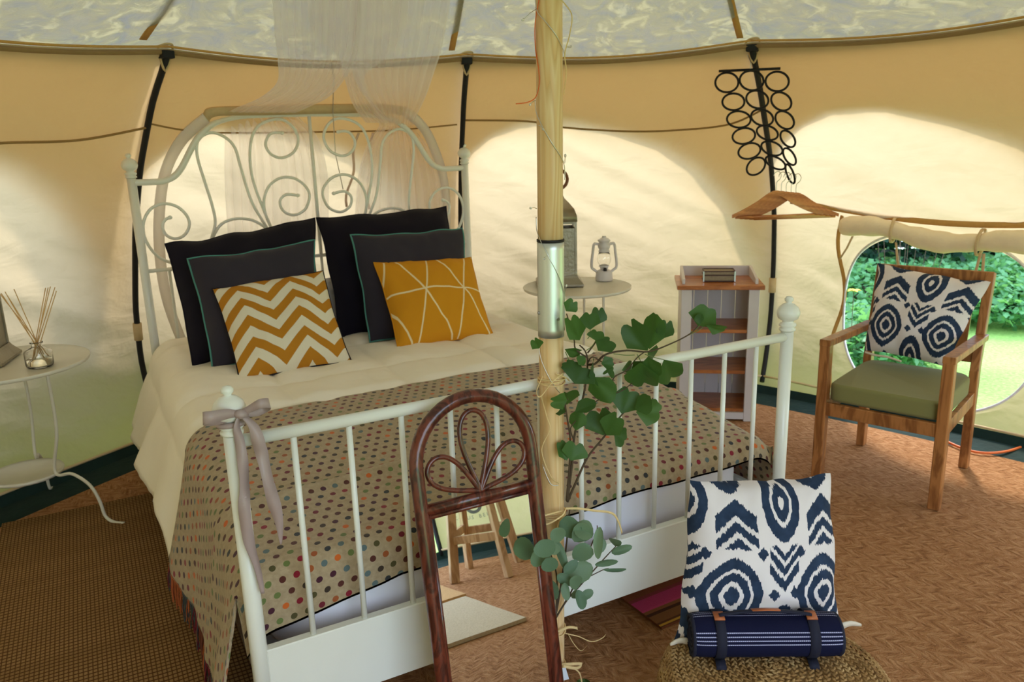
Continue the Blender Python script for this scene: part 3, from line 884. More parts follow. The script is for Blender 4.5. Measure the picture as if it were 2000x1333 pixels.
for sx in (-1, 1):
    mb = MB(); mb.tube([(sx*.50, BL, .925), (sx*.512, BL, 1.06)], .0072, 8); mb.build('spindle', WHITE_METAL, bed)
for i in range(11):
    x = -.715+1.43*i/10
    mb = MB(); mb.tube([(x, BL, .34), (x, BL, .925)], .0072, 8); mb.build('spindle', WHITE_METAL, bed)

# mattress in its pale fitted sheet
def rbox(u, v, x0, x1, y0, y1, zc, hz, e=5.0): ...
mb = MB()
def matt(u, v):
    a = 2*PI*u; c, q = math.cos(a), math.sin(a); e = 2/14
    x = .775*math.copysign(abs(c)**e, c); y = 1.10*math.copysign(abs(q)**e, q)
    k = (1-abs(2*v-1)**7)**.25 if 0 < v < 1 else 0
    z = .232+.258*(v); s = .0 if v in (0, 1) else 1
    f = min(1, .0+k*1.0)
    return Vector((x*(.97+.03*f) if s else x*.96, y*(.985+.015*f) + 1.165, z))
mb.grid(matt, 96, 12, closed_u=True, uvs=False)
n0 = len(mb.v); ring_t = [i*13+12 for i in range(96)]; ring_b = [i*13 for i in range(96)]
mb.f.append(tuple(ring_t)); mb.sm.append(False); mb.f.append(tuple(reversed(ring_b))); mb.sm.append(False)
label(mb.build('mattress', SHEET), 'mattress in a pale lilac-white fitted sheet, seen through the foot bars', 'mattress')

# draped cloth over the bed: cross profile param s in [-1..1] -> over the top and down the sides
def drape(x_half, top, z_bot, rad, s, flare):
    """returns x, z for arclength position s metres from the middle, on the right side (s>0)"""
    a = abs(s); flat = x_half-rad
    if a <= flat: return a, top
    a2 = a-flat; arc = rad*PI/2
    if a2 <= arc:
        q = a2/rad; return flat+rad*math.sin(q), top-rad*(1-math.cos(q))
    a3 = a2-arc; return x_half+flare*a3*.35, top-rad-a3
def nz(x, y, z=0.0): return noise.noise(Vector((x, y, z)))
SPAN = .80+.30
def duvet(u, v):
    s = (u*2-1)*1.12; Y = 2.20-1.36*v
    puff = .030*math.sin(min(1, v*1.0)*PI)+.02
    top = .578 + .018*nz(s*2.2, Y*2.2) + .010*nz(s*6, Y*5, 2)
    top += .006*nz(s*15, Y*6, 3) + .003*nz(s*30, Y*22, 6)
    # baffle lines of the quilt
    gx = abs(((s+.05)/.42) % 1 - .5)*2; gy = abs((Y/.42) % 1 - .5)*2
    top += .020*(1-max(gx, gy)**6) - .012
    top -= .075*min(1, max(0, (1.02-Y))/.16)
    x, z = drape(.835, top, .3, .10, s, 1.0)
    side = max(0, abs(s)-.80)
    sg = 1 if s >= 0 else -1
    x += side*(.10+.14*nz(Y*4.2, 1.5+z*1.2, sg)*.7+.03*nz(Y*11, z*4, sg))*1.2*(.25 + .75*min(1, max(0, (Y-.9)/.5)))
    z += side*.10*nz(Y*4, 7, sg)
    if sg < 0: z += side*.12*(Y-1.0)*-.2
    return Vector((sg*x, Y + side*.05*nz(Y*5, 3), z))
mb = MB(); mb.grid(duvet, 150, 130)
dv = mb.build('duvet', DUVET)
sm = dv.modifiers.new('thickness', 'SOLIDIFY'); sm.thickness = .022; sm.offset = -1
label(dv, 'puffy white cotton duvet draped over the bed below the pillows', 'duvet')
# fold of ruffle at the duvet hem, left
def blanket(u, v):
    # v 0 = head-side edge, 1 = foot edge falling behind the foot bars
    s = (u*2-1)*1.20
    L = 1.20*v; Yh = .98 - .10*(s < -.3)*min(1, (-s-.3))
    Y = Yh-L; dz = 0
    foot = .055
    if Y < foot+.05:
        a = foot+.05-Y; q = min(a/.06, PI/2); Yn = foot+.05-.06*math.sin(q)*.9; dz = -.06*(1-math.cos(q)) - max(0, a-.06*PI/2)
        Y = Yn
    top = .508 + .085*min(1, max(0, (Y-.12)/.7)) + .006*nz(s*3, Y*3) + .004*nz(s*9, Y*9, 4)
    # the folded-over double layer makes a ridge
    top += .012*math.exp(-((Y-.43-.08*s)/.02)**2)
    hang = 1.0
    side = max(0, abs(s)-.80)
    sg = 1 if s >= 0 else -1
    x, z = drape(.848 if sg > 0 else .85, top, .2, .085, s, .55)
    if sg < 0:
        x += side*(.11*max(0, math.sin(Y*9.0+.8))+.03*nz(Y*12, 2))
        z -= side*.16*(1-Y)
    else:
        z += side*.12; x += side*.05*nz(Y*6, 8)
    wob = .02*nz(s*4, 9, 1)
    if dz < 0:
        z += max(dz, -(.072 + .045*max(0, min(1, -s*1.4+.3)) + .05*max(0, -s-.45)/.35)) if side <= .06 else dz*0
        z += wob*.5
        if side <= .06: pass
    return Vector((sg*x, Y, z))
mb = MB(); mb.grid(blanket, 150, 110)
# cloth size in metres for the spots
mb.uv = {i: (q[0]*2.40, q[1]*1.20) for i, q in mb.uv.items()}
bl = mb.build('blanket', SPOTS)
sm = bl.modifiers.new('thickness', 'SOLIDIFY'); sm.thickness = .006; sm.offset = 1
label(bl, 'beige wool blanket with rows of coloured spots over the foot of the bed', 'blanket')
mb = MB(); rf = random.Random(3)
FRC = []
for i in range(230):
    v = i/230*.93+.01; p = blanket(0.002, v); q = p+Vector((rf.uniform(-.012, .006), rf.uniform(-.01, .01), -rf.uniform(.07, .10)))
    mid = (p+q)/2+Vector((rf.uniform(-.006, .006), rf.uniform(-.006, .006), 0))
    mb.tube([p, mid, q], .0016, 4, cap=False)
def fringemat():
    m = M('mixed_wool_fringe', (1, 1, 1, 1), .95)
    x, y, z = m.xyz(m.coord('Object')); n = m.noise(m.comb(0, y*8), 1, 2)
    m.color(m.ramp(n, [(0, lin(60, 58, 60)), (.38, lin(112, 34, 52)), (.46, lin(74, 78, 82)), (.52, lin(172, 92, 52)), (.58, lin(110, 60, 44)), (.66, lin(146, 50, 62))], True)); return m.m
fr = mb.build('fringe', fringemat(), bl); fr['kind'] = 'stuff'

# pillows ---------------------------------------------------------------
def pillow(name, corners, th, mat, lab, group=None, piping=None, pmat=None, wav=0.0, n=30, edge=.045, seed=0, back=None):
    TL, TR, BR, BL_ = [Vector(c) for c in corners]
    nrm = (TR-TL).cross(TL-BL_).normalized()
    if nrm.dot(CAM-TL) < 0: nrm = -nrm
    def base(u, v):
        p = (TL*(1-u)+TR*u)*v+(BL_*(1-u)+BR*u)*(1-v); return p
    C = base(.5, .5)
    def pos(u, v, side):
        uu, vv = 2*u-1, 2*v-1
        # edges pulled in between the corners
        ku = 1-edge*(1-vv*vv)**1.0; kv = 1-edge*(1-uu*uu)**1.0
        p = base((uu*ku+1)/2, (vv*kv+1)/2)
        f = max(0, (1-abs(uu)**2.4)*(1-abs(vv)**2.4))**.52
        w_ = wav*math.sin(u*17+seed)*abs(vv)**4 + wav*math.sin(v*15+seed)*abs(uu)**4
        ed = (1-f)
        p = p + (base(.5, 1)-base(.5, 0)).normalized()*(wav*.6*nz(u*6, seed)*max(0, vv)**3)
        wr = .016*th/.12*nz(u*3.2+seed, v*3.2, 5)*f + .008*nz(u*9, v*7, seed)*f + .010*(1-f)*f*4*.5*nz(u*16, v*16, seed+3)
        return p + nrm*(side*(th/2*f) + w_*ed + wr)
    mb = MB()
    for side in (1, -1):
        V, UV, F = [], [], []
        for i in range(n+1):
            for j in range(n+1):
                V.append(pos(i/n, j/n, side)); UV.append((i/n, j/n))
        for i in range(n):
            for j in range(n):
                a = i*(n+1)+j; q = (a, a+n+1, a+n+2, a+1); F.append(q if side > 0 else tuple(reversed(q)))
        if side > 0 or back is None: mb.add(V, F, True, UV)
        else: mbb = MB().add(V, F, True, UV)
    o = mb.build(name, mat)
    if back is not None: mbb.build('back_panel', back, o)
    if piping:
        loop = [pos(t, 1, 0) for t in [i/n for i in range(n)]]+[pos(1, 1-i/n, 0) for i in range(n)]+[pos(1-i/n, 0, 0) for i in range(n)]+[pos(0, i/n, 0) for i in range(n)]
        mp = MB(); mp.tube(loop, piping, 6, closed=True); mp.build('piping', pmat, o)
    return label(o, lab, 'cushion', group)
def lean(px, Y, deg, z=.60, yaw=0.0):
    a = R_(deg); o = Vector((0, Y, z)); nn = Matrix.Rotation(R_(yaw), 3, 'Z') @ Vector((0, -math.cos(a), math.sin(a)))
    return [atplane(x, y, o, nn) for x, y in px]
pillow('pillow', [(-.22, 2.18, .82), (.25, 2.18, .84), (.27, 2.02, .60), (-.24, 2.02, .60)], .12, cloth('pale_floral_cotton', (206, 206, 214), var=.12), 'pale grey patterned pillow glimpsed between the two dark navy pillows')
pillow('pillow', lean([(322, 478), (616, 424), (628, 650), (376, 718)], 1.73, 27), .19, NAVY_VELVET, 'large dark navy velvet pillow at the left against the headboard', None, wav=.012, seed=1, piping=.0035, pmat=NAVY_VELVET)
pillow('pillow', lean([(618, 425), (872, 402), (905, 645), (664, 660)], 1.86, 27), .19, NAVY_VELVET, 'large dark navy velvet pillow at the right against the headboard', None, wav=.012, seed=2.4, piping=.0035, pmat=NAVY_VELVET)
pillow('cushion', lean([(366, 506), (614, 470), (632, 690), (416, 722)], 1.56, 29), .15, CHARCOAL, 'charcoal cushion with teal piping behind the chevron cushion', 'charcoal cushions with teal piping', .0042, TEAL, .008, seed=5)
pillow('cushion', lean([(684, 460), (904, 445), (930, 645), (721, 670)], 1.67, 26), .15, CHARCOAL, 'charcoal cushion with teal piping behind the plain mustard cushion with white lines', 'charcoal cushions with teal piping', .0042, TEAL, .008, seed=7)
pillow('cushion', lean([(414, 564), (631, 529), (686, 706), (469, 748)], 1.38, 42), .17, CHEV, 'mustard and white chevron cushion leaning in front on the left', None, .003, NAVY_VELVET, .003, seed=9, back=NAVY_VELVET)
pillow('cushion', lean([(730, 513), (920, 503), (964, 657), (778, 684)], 1.47, 41), .17, TRIA, 'mustard cushion with thin white crossing lines leaning in front on the right', None, .003, TRIA, .003, seed=3)

# mauve ribbon bow on the left foot post --------------------------------
rbn = thing('ribbon_bow', 'mauve satin ribbon tied in a bow round the left foot post', 'ribbon', (-H, 0, .87))
K = Vector((-H+.004, -.026, .893))
def crop2(x, y, Y): return aty(380+x/5.127, 740+y/5.127, Y)
mb = MB(); mb.tube([Vector((-H+.026*math.cos(a*PI/8), .026*math.sin(a*PI/8), .893-.004*math.sin(a*PI/8))) for a in range(16)], .006, 8, closed=True); mb.build('band', RIBBON, rbn)
def loopr(P, W, dirs):
    C = catmull(P, 6); n = len(C)
    ws = [interp(i/(n-1), [0, .25, .5, .75, 1], W) for i in range(n)]
    mb = MB(); mb.ribbon(C, dirs, ws, .0014); mb.build('loop' if len(W) and P[0] == P[-1] else 'tail', RIBBON, rbn)
K2 = crop2(460, 350, -.032)
loopr([K2, crop2(330, 355, -.045), crop2(180, 385, -.06), crop2(85, 400, -.05), crop2(150, 420, -.015), crop2(300, 400, -.02), K2], [.012, .024, .027, .022, .012], Vector((.1, .15, 1)))
loopr([K2, crop2(560, 300, -.045), crop2(660, 250, -.06), crop2(750, 250, -.045), crop2(700, 300, -.01), crop2(600, 345, -.015), K2], [.012, .018, .022, .018, .012], Vector((-.1, .2, 1)))
mb = MB(); mb.tube([K2+Vector((-.012, 0, .002)), K2+Vector((0, -.006, 0)), K2+Vector((.012, 0, -.002))], [.008, .011, .008], 8); mb.build('knot', RIBBON, rbn)
T1 = [K2, crop2(420, 470, -.035), crop2(450, 620, -.03), crop2(485, 850, -.035), crop2(500, 1100, -.03), crop2(500, 1330, -.036)] + [aty(487, 1060, -.034), aty(503, 1110, -.03), aty(513, 1160, -.032)]
loopr(T1, [.010, .020, .026, .024, .008], [Vector((1, .15+.5*math.sin(i*.35), .1*math.sin(i*.5))) for i in range(49)])
T2 = [K2, crop2(590, 480, -.04), crop2(640, 640, -.045), crop2(680, 780, -.04), crop2(730, 1000, -.05), crop2(790, 1230, -.045)] + [aty(545, 1020, -.045), aty(549, 1064, -.045)]
loopr(T2, [.010, .028, .026, .028, .004], [Vector((1, .1+.4*math.sin(i*.3+1), .1*math.sin(i*.4))) for i in range(43)])

# ================================================================== POLE IN THE MIDDLE
pa, pb = aty(1072, 0, -.052), aty(1076.5, 666, -.052)
pdv = (pb-pa)/(pb.z-pa.z)
def pole(z): return pa + pdv*(z-pa.z)
cp = thing('centre_pole', 'pale pine tent pole with a silver metal sleeve in front of the bed foot', 'pole', tuple(pole(0)))
PRR = .0305
zs1, zs0 = aty(1076, 474, -.083).z, aty(1077, 663, -.083).z
def pseg(z0, z1, r, mat, name, n=12):
    mb = MB(); mb.tube([pole(z0+(z1-z0)*i/n) for i in range(n+1)], r, 32); return mb.build(name, mat, cp)
def polewood():
    m = M('pole_pine', (1, 1, 1, 1), .5, spec=.3, coat=.1)
    x, y, z = m.xyz(m.coord('Object'))
    v = m.comb(x*9, y*9, z*.55); n = m.noise(v, 1.6, 2, .5, .6)
    g = ((n*13+z*.15).fract()); l = m.noise(m.comb(x*60, y*60, z*2), 3, 2)
    m.color(m.ramp(g*.8+l*.2, [(.0, lin(198, 142, 84)), (.10, lin(222, 180, 124)), (.55, lin(232, 202, 154)), (.9, lin(214, 174, 120))])); m.bump(l, .08, .002); return m.m
PW = polewood()
pseg(0, zs0+.01, PRR, PW, 'lower_shaft'); pseg(zs1-.01, 3.12, PRR, PW, 'upper_shaft')
sl = pseg(zs0, zs1, PRR+.0022, STEEL, 'metal_sleeve')
pseg(zs1-.002, zs1+.004, PRR+.003, DARKRUB, 'rubber_ring', 2)
for (x, y) in ((1090, 617), (1054, 612)):
    c = aty(x, y, -.052); d = (c-pole(c.z)); 
    ang = math.asin(max(-1, min(1, (x-1077)/25.5))); vd = (CAM-pole(c.z)); vd.z = 0; vd.normalize(); rt = Vector((-vd.y, vd.x, 0))
    dirn = vd*math.cos(ang)+rt*math.sin(ang)
    p = pole(c.z)+dirn*(PRR+.002); mb = MB(); mb.tube([p, p+dirn*.003], .004, 12); mb.build('screw', SCREWM, sl)
def onpole(x, y, off=.004):
    """a point on the camera side of the pole at a measured place"""
    c = aty(x, y, -.052); z = c.z; s = (x-(1072+(y)*.0068))/25.5
    vd = (CAM-pole(z)); vd.z = 0; vd.normalize(); rt = Vector((-vd.y, vd.x, 0))
    R2 = PRR+off
    if abs(s) < 1: return pole(z)+(vd*math.sqrt(1-s*s)+rt*s)*R2
    return pole(z)+rt*s*PRR*1.0+vd*.01

def leaf_mesh(name, outline, mat, curl=.15, seed=0, ribs=True):
    """outline: list of (x, y) from base round to base, base at origin, tip towards +y"""
    n = len(outline); V = [(0, 0, 0)]; F = []
    for k_, f in enumerate((.45, .8, 1.0)):
        for i, (x, y) in enumerate(outline):
            a = i/(n-1)
            z = curl*(x*x*1.2*f*f) - curl*.8*(y*f)**2 + .03*math.sin(a*11+seed)*f
            V.append((x*f, y*f, z))
    for i in range(n-1): F.append((0, 1+i, 2+i))
    for k_ in range(2):
        for i in range(n-1):
            a = 1+k_*n+i; b = 1+(k_+1)*n+i; F.append((a, b, b+1, a+1))
    me = bpy.data.meshes.new(name); me.from_pydata(V, [], F); me.polygons.foreach_set('use_smooth', [True]*len(F)); me.materials.append(mat); me.update(); return me
def fan(seed, notch=.3, wave=.06, spread=62):
    P = []; N_ = 15
    for i in range(N_):
        t = i/(N_-1)*2-1; a = t*R_(spread)
        r = 1.0 - notch*math.exp(-(t/.13)**2) + wave*math.sin(t*9+seed) - .16*abs(t)**3
        P.append((math.sin(a)*r*.62*1.0, math.cos(a)*r))
    return P
def roundleaf(seed, w=.5):
    P = []
    for i in range(13):
        a = -PI*.93+2*PI*.93*i/12; P.append((math.sin(a)*w*(1+.04*math.sin(a*3+seed)), .5+.5*math.cos(a)))
    return [(x, y) for x, y in P][::-1]
FANM = [leaf_mesh('ginkgo_leaf_%d' % i, fan(i*1.7, [.22, .08, .15, .04][i], .04), GINKGO, [.35, -.3, .25, .5][i], i) for i in range(4)]
RNDM = [leaf_mesh('round_leaf_%d' % i, roundleaf(i, [.5, .42, .47][i]), EUCA, [.2, -.2, .3][i], i) for i in range(3)]
def place_leaf(me, parent, base, tip, width, roll, pitch=0.0, name='leaf'):
    """base/tip 3d; width metres; roll turns the blade about its axis away from facing the camera"""
    y = (tip-base); L = y.length; y.normalize()
    v = (CAM-base).normalized(); z = (v - y*v.dot(y)).normalized(); x = y.cross(z)
    rot = Matrix((x, y, z)).transposed().to_4x4() @ Matrix.Rotation(roll, 4, 'Y') @ Matrix.Rotation(pitch, 4, 'X')
    o = bpy.data.objects.new(name, me); COL.objects.link(o); o.parent = parent
    o.matrix_basis = Matrix.Translation(base-ORG[parent.name]) @ rot @ Matrix.Diagonal((width, L/max(.5, math.cos(pitch)), L, 1))
    return o
gk = thing('ginkgo_branch', 'leafy artificial ginkgo branch tied to the pine pole above the eucalyptus', 'branch', tuple(aty(1107, 985, -.10)))
def g3(x, y, Y=-.09): return aty(1020+x/3.921, 560+y/3.921, Y)
GL = [((335,190),(405,108),95,0),((440,412),(350,225),120,1),((520,332),(515,200),130,0),((565,300),(612,170),110,1),((562,415),(570,335),110,2),((580,492),(675,385),150,1),
((325,480),(460,520),70,2),((372,625),(335,560),80,1),((960,492),(820,345),190,0),((972,482),(1030,200),150,0),((1060,405),(1125,285),120,2),((1345,302),(1425,175),190,0),((1362,292),(1345,205),70,1),
((1405,292),(1580,375),75,2),((960,500),(1070,570),150,2),((1085,560),(1180,760),190,1),((905,580),(930,840),220,0),((852,572),(1010,720),200,1),((400,745),(470,600),220,0),((505,692),(655,620),170,0),
((522,692),(690,880),170,1),((605,592),(695,575),80,2),((342,905),(325,790),190,0),((345,872),(235,885),100,1),((402,965),(560,870),100,1),((760,975),(830,780),190,1),((870,962),(1070,960),180,0),((862,945),(1010,880),140,2),
((622,1142),(580,940),210,0),((645,1142),(740,980),150,1),((702,1122),(820,1195),130,0),((412,1105),(430,950),120,2),((372,1335),(440,1215),180,0),((762,642),(865,590),80,1),((642,642),(710,640),110,0),
((130,475),(100,425),75,1),((332,965),(260,930),75,0),((342,1335),(320,1210),90,2),((960,540),(1000,700),160,1),((690,640),(620,620),90,2),((430,600),(470,540),70,1)]
rl = random.Random(5)
for i, (b, t, w_, kk) in enumerate(GL):
    Yb = -.095 - .05*((i*37) % 11)/11
    base, tip = g3(*b, Yb), g3(*t, Yb-rl.uniform(-.02, .03))
    place_leaf(FANM[(i+kk) % 4], gk, base, tip, w_/3.921/ (CF/1.75)*1.55, rl.uniform(-.5, .5), rl.uniform(-.25, .25))
def stem(pts, r, parent, mat, name='stem', conv=None, Ys=None):
    P = []
    for i, q in enumerate(pts): P.append(conv(q[0], q[1], q[2] if len(q) > 2 else -.10))
    C = catmull(P, 5); n = len(C); rs = [r[0]+(r[1]-r[0])*i/(n-1) for i in range(n)]
    mb = MB(); mb.tube(C, rs, 7); return mb.build(name, mat, parent)
for P_, r_ in (([(345, 1650, -.092), (420, 1480), (500, 1310), (620, 1160), (740, 1010), (800, 940)], (.0035, .0018)),
               ([(345, 1640, -.092), (385, 1330), (395, 1180), (430, 1000), (480, 780), (500, 590), (485, 500), (440, 450)], (.0035, .0018)),
               ([(500, 600), (560, 590), (640, 520), (800, 490), (960, 500), (1110, 450), (1270, 372), (1345, 305)], (.003, .0016)),
               ([(340, 1640, -.092), (370, 1230), (345, 1010), (330, 900), (350, 860)], (.003, .0016)),
               ([(500, 510), (560, 430), (605, 355)], (.0022, .0014)), ([(498, 545), (410, 480), (395, 395), (340, 210)], (.0022, .0014)),
               ([(690, 800), (700, 700), (800, 640), (880, 545), (940, 500)], (.002, .0014)), ([(450, 870), (520, 900), (620, 850), (760, 800), (840, 740)], (.002, .0012)),
               ([(430, 1000), (480, 940), (560, 880)], (.002, .0012)), ([(395, 1180), (370, 1090), (410, 1030)], (.002, .0012)), ([(500, 590), (540, 540), (640, 600)], (.002, .0012))):
    stem(P_, r_, gk, BARK, 'stem', g3)
for b, t in (((500, 400), (520, 332)), ((490, 490), (562, 415)), ((700, 515), (860, 525)), ((1270, 372), (1404, 293)), ((1290, 350), (1362, 292)), ((880, 520), (905, 582)), ((940, 520), (1085, 560)), ((330, 500), (372, 625))):
    stem([b, ((b[0]+t[0])/2+8, (b[1]+t[1])/2+6), t], (.0012, .0010), gk, GREENSTEM, 'leaf_stalk', g3)
eu = thing('eucalyptus_sprig', 'grey-green round-leaved eucalyptus sprig tied low on the pole beside the mirror', 'sprig', tuple(aty(1085, 1205, -.12)))
def g5(x, y, Y=-.13): return aty(1060+x/3.574, 960+y/3.574, Y)
EL = [(160,175,230,330,150,0),(330,215,240,340,160,0),(300,350,260,260,150,1),(280,360,275,505,150,0),(400,250,375,470,75,1),(345,520,180,620,150,0),(95,350,165,520,75,1),(60,280,150,330,110,2),(-10,340,40,460,150,0),(-60,420,40,520,150,0),
(20,470,80,560,120,1),(60,620,60,770,120,0),(150,640,165,760,75,1),(190,620,280,660,100,2),(240,690,210,770,60,2),(100,590,200,640,90,1),(500,380,520,300,110,0),(480,430,620,385,60,1),(365,515,525,490,55,1),(425,550,580,545,28,2),
(270,745,350,695,65,1),(245,690,285,825,75,0),(150,570,240,490,75,1),(40,760,0,660,90,1),(420,330,400,430,80,2),(120,420,40,380,80,2)]
for i, (bx, by, tx, ty, w_, kk) in enumerate(EL):
    Yb = -.125-.05*((i*29) % 9)/9
    if bx < 30: Yb = -.19 - .02*(i % 3)
    base, tip = g5(bx, by, Yb), g5(tx, ty, Yb-rl.uniform(-.01, .03))
    place_leaf(RNDM[(i+kk) % 3], eu, base, tip, w_/3.574/(CF/1.72)*1.22, rl.uniform(-.35, .35), rl.uniform(-.2, .2))
for P_, r_ in (([(85, 900), (120, 700), (160, 420), (185, 160), (190, 120)], (.003, .0014)), ([(95, 880), (170, 760), (260, 660), (350, 560), (430, 470), (515, 380)], (.0028, .0013)),
               ([(90, 890), (100, 620), (60, 450), (0, 380, -.16)], (.0025, .0012)), ([(100, 870), (200, 700), (280, 520), (370, 300), (380, 240)], (.0025, .0012)),
               ([(95, 885), (60, 760), (40, 600), (0, 560, -.16)], (.002, .0012)), ([(300, 610), (420, 550), (460, 540)], (.0015, .001))):
    stem(P_, r_, eu, BARK, 'stem', g5)

# raffia ties, string lights, loose threads
def tie(name, y, lab, strands, parent_mat=RAFFIA):
    c = onpole(1077, y); t = thing(name, lab, 'tie', (pole(c.z).x, pole(c.z).y, c.z))
    for k2 in range(3):
        pc = pole(c.z+.004*(k2-1)); mb = MB()
        mb.tube([pc+Vector((math.cos(a*PI/12), math.sin(a*PI/12), 0))*(PRR+.003)+Vector((0, 0, .004*math.sin(a*PI/12+k2*2))) for a in range(24)], .0022, 6, closed=True); mb.build('wrap', parent_mat, t)
    for st, w_ in strands:
        C = catmull([aty(x, yy, Y) for x, yy, Y in st], 6); mb = MB()
        mb.ribbon(C, (C[-1]-C[0]).cross(CAM-C[0]).normalized(), w_, .0012); mb.build('strand', parent_mat, t)
    return t
tie('raffia_tie', 742, 'raffia tied round the pole at rail height with one long hanging strand', [([(1060, 735, -.09), (1048, 765, -.1), (1056, 775, -.1), (1080, 745, -.1), (1100, 730, -.095)], .003), ([(1056, 772, -.095), (1068, 815, -.09), (1074, 840, -.095), (1058, 880, -.095), (1075, 930, -.095), (1092, 945, -.09)], .0025), ([(1085, 730, -.09), (1105, 738, -.1), (1112, 745, -.09)], .003)])
tie('raffia_tie', 1000, 'raffia bow above the eucalyptus leaves with a long strand to the right', [([(1100, 998, -.1), (1060, 1010, -.11), (1066, 1025, -.12), (1095, 1010, -.12), (1105, 996, -.11)], .004), ([(1104, 994, -.1), (1130, 994, -.11), (1160, 998, -.12), (1195, 1003, -.12), (1208, 1020, -.12), (1215, 1042, -.12)], .006), ([(1104, 998, -.1), (1090, 1030, -.11), (1094, 1060, -.11)], .005)])
tie('raffia_tie', 1228, 'raffia bow below the eucalyptus with frayed curling ends', [([(1088, 1235, -.09), (1110, 1226, -.1), (1128, 1228, -.11)], .007), ([(1104, 1238, -.1), (1130, 1244, -.11), (1155, 1254, -.12), (1175, 1248, -.12), (1183, 1240, -.12)], .0025), ([(1110, 1240, -.1), (1122, 1260, -.11), (1135, 1272, -.11), (1146, 1262, -.11)], .0018)])
tie('raffia_tie', 1300, 'raffia bow at the bottom of the pole above the white tag', [([(1092, 1300, -.09), (1112, 1298, -.1), (1136, 1298, -.11), (1126, 1306, -.11), (1100, 1302, -.1)], .008), ([(1115, 1304, -.1), (1132, 1316, -.11), (1138, 1345, -.11)], .004)])
mb = MB(); c = aty(1099, 1318, -.10); e1 = Vector((.85, -.45, .1)).normalized(); mb.box(c, (.026, .0012, .038), Matrix.Rotation(R_(-28), 3, 'Z') @ Matrix.Rotation(R_(-14), 3, 'Y'))
label(mb.build('paper_tag', SILVERLABEL), 'small white paper tag on the lowest raffia bow', 'tag')
sl_ = thing('string_lights', 'thin silver wire of tiny fairy lights wound round the pole', 'string lights', tuple(onpole(1050, 655)))
W1 = [(1049, -30), (1052, 20), (1066, 45), (1085, 75), (1101, 105), (1103, 112)]
W2 = [(1049, 190), (1050, 215), (1058, 240), (1075, 275), (1095, 310), (1103, 330), (1103, 350)]
W3 = [(1050, 425), (1051, 450), (1058, 470), (1070, 495), (1088, 530), (1098, 560), (1104, 578), (1104, 640)]
W4 = [(1051, 670), (1058, 700), (1075, 735), (1092, 758)]
W5 = [(1060, 905), (1075, 935), (1090, 936)]
for Wp in (W1, W2, W3, W4, W5):
    mb = MB(); mb.tube(catmull([onpole(x, y, .004) for x, y in Wp], 5), .0011, 5); mb.build('wire', WIRE, sl_)
BULB = M('tiny_clear_bulb', (.95, .95, .9, 1), .1, trans=.6).m
for (x, y, x2, y2) in ((1052, 18, 1022, 38), (1103, 98, 1112, 92), (1050, 196, 1036, 204), (1055, 245, 1060, 252), (1103, 318, 1104, 306), (1051, 408, 1037, 407), (1068, 497, 1064, 505), (1104, 566, 1106, 560)):
    p0 = onpole(x, y); p1 = aty(x2, y2, -.095); mb = MB(); mb.tube([p0, (p0+p1)/2+Vector((0, 0, .002)), p1], .0008, 5); b = mb.build('wire', WIRE, sl_)
    d = (p1-p0).normalized() if (p1-p0).length > 1e-5 else Vector((1, 0, 0)); mb = MB(); mb.tube([p1-d*.002, p1, p1+d*.006, p1+d*.009], [.001, .0026, .0026, .0008], 8); mb.build('bulb', BULB, b)
mb = MB(); mb.tube(catmull([onpole(1062, -30), onpole(1050, 40), onpole(1047, 95), onpole(1055, 135), onpole(1056, 165), aty(1046, 190, -.10), aty(1030, 200, -.11), aty(1008, 203, -.12)], 6), .0013, 5)
label(mb.build('orange_thread', ORANGE), 'loose orange thread curling off the left of the upper pole', 'thread')
mb = MB(); mb.tube(catmull([aty(1085, -10, -.1), aty(1105, 10, -.11), aty(1117, 32, -.12), aty(1112, 70, -.11), aty(1103, 105, -.1), aty(1106, 140, -.1), aty(1101, 185, -.09)], 6), .0014, 5)
label(mb.build('raffia_strand', RAFFIA), 'loose raffia strand curling off the right of the upper pole', 'strand')

# ================================================================== MIRROR
ML = R_(10.2)
mo = Vector((-.298, -.072, .88)); mup = Vector((0, math.sin(ML), math.cos(ML))); mri = Vector((1, 0, 0)); mn = Vector((0, -math.cos(ML), math.sin(ML)))
def mp(u, v, w_=0.0): return mo+mri*u+mup*v+mn*w_
vb = -(.88)/math.cos(ML)+.002
mir = thing('rattan_mirror', 'arched dark red-brown rattan floor mirror leaning on the bed foot rail', 'mirror', tuple(mp(0, vb)))
RM = .150; RT = .0165; vc = .0-RM
P = [mp(-RM, vb)]+[mp(-RM, vb+(vc-vb)*i/8) for i in range(1, 9)]+[mp(-RM*math.cos(a*PI/20), vc+RM*math.sin(a*PI/20)) for a in range(1, 20)]+[mp(RM, vc+(vb-vc)*i/8) for i in range(0, 9)]
mb = MB(); mb.tube(P, RT, 14); mb.build('arched_frame', RATTAN, mir)
vx = -.243
mb = MB(); mb.tube([mp(-RM, vx), mp(RM, vx)], .0135, 12); mb.build('crossbar', RATTAN, mir)
mb = MB(); mb.tube([mp(-RM, vb+.05), mp(RM, vb+.05)], .0135, 12); mb.build('crossbar', RATTAN, mir)
for u in (-1, 1):
    mb = MB(); mb.tube([mp(u*(RM-.017), vx-.012), mp(u*(RM-.017), vb+.06)], .006, 8); mb.build('inner_trim', RATTAN, mir)
mb = MB(); mb.tube([mp(-RM+.017, vx-.018), mp(RM-.017, vx-.018)], .006, 8); mb.build('inner_trim', RATTAN, mir)
mb = MB(); a_, b_, c_, d_ = mp(-RM+.013, vb+.06, .001), mp(RM-.013, vb+.06, .001), mp(RM-.013, vx-.01, .001), mp(-RM+.013, vx-.01, .001)
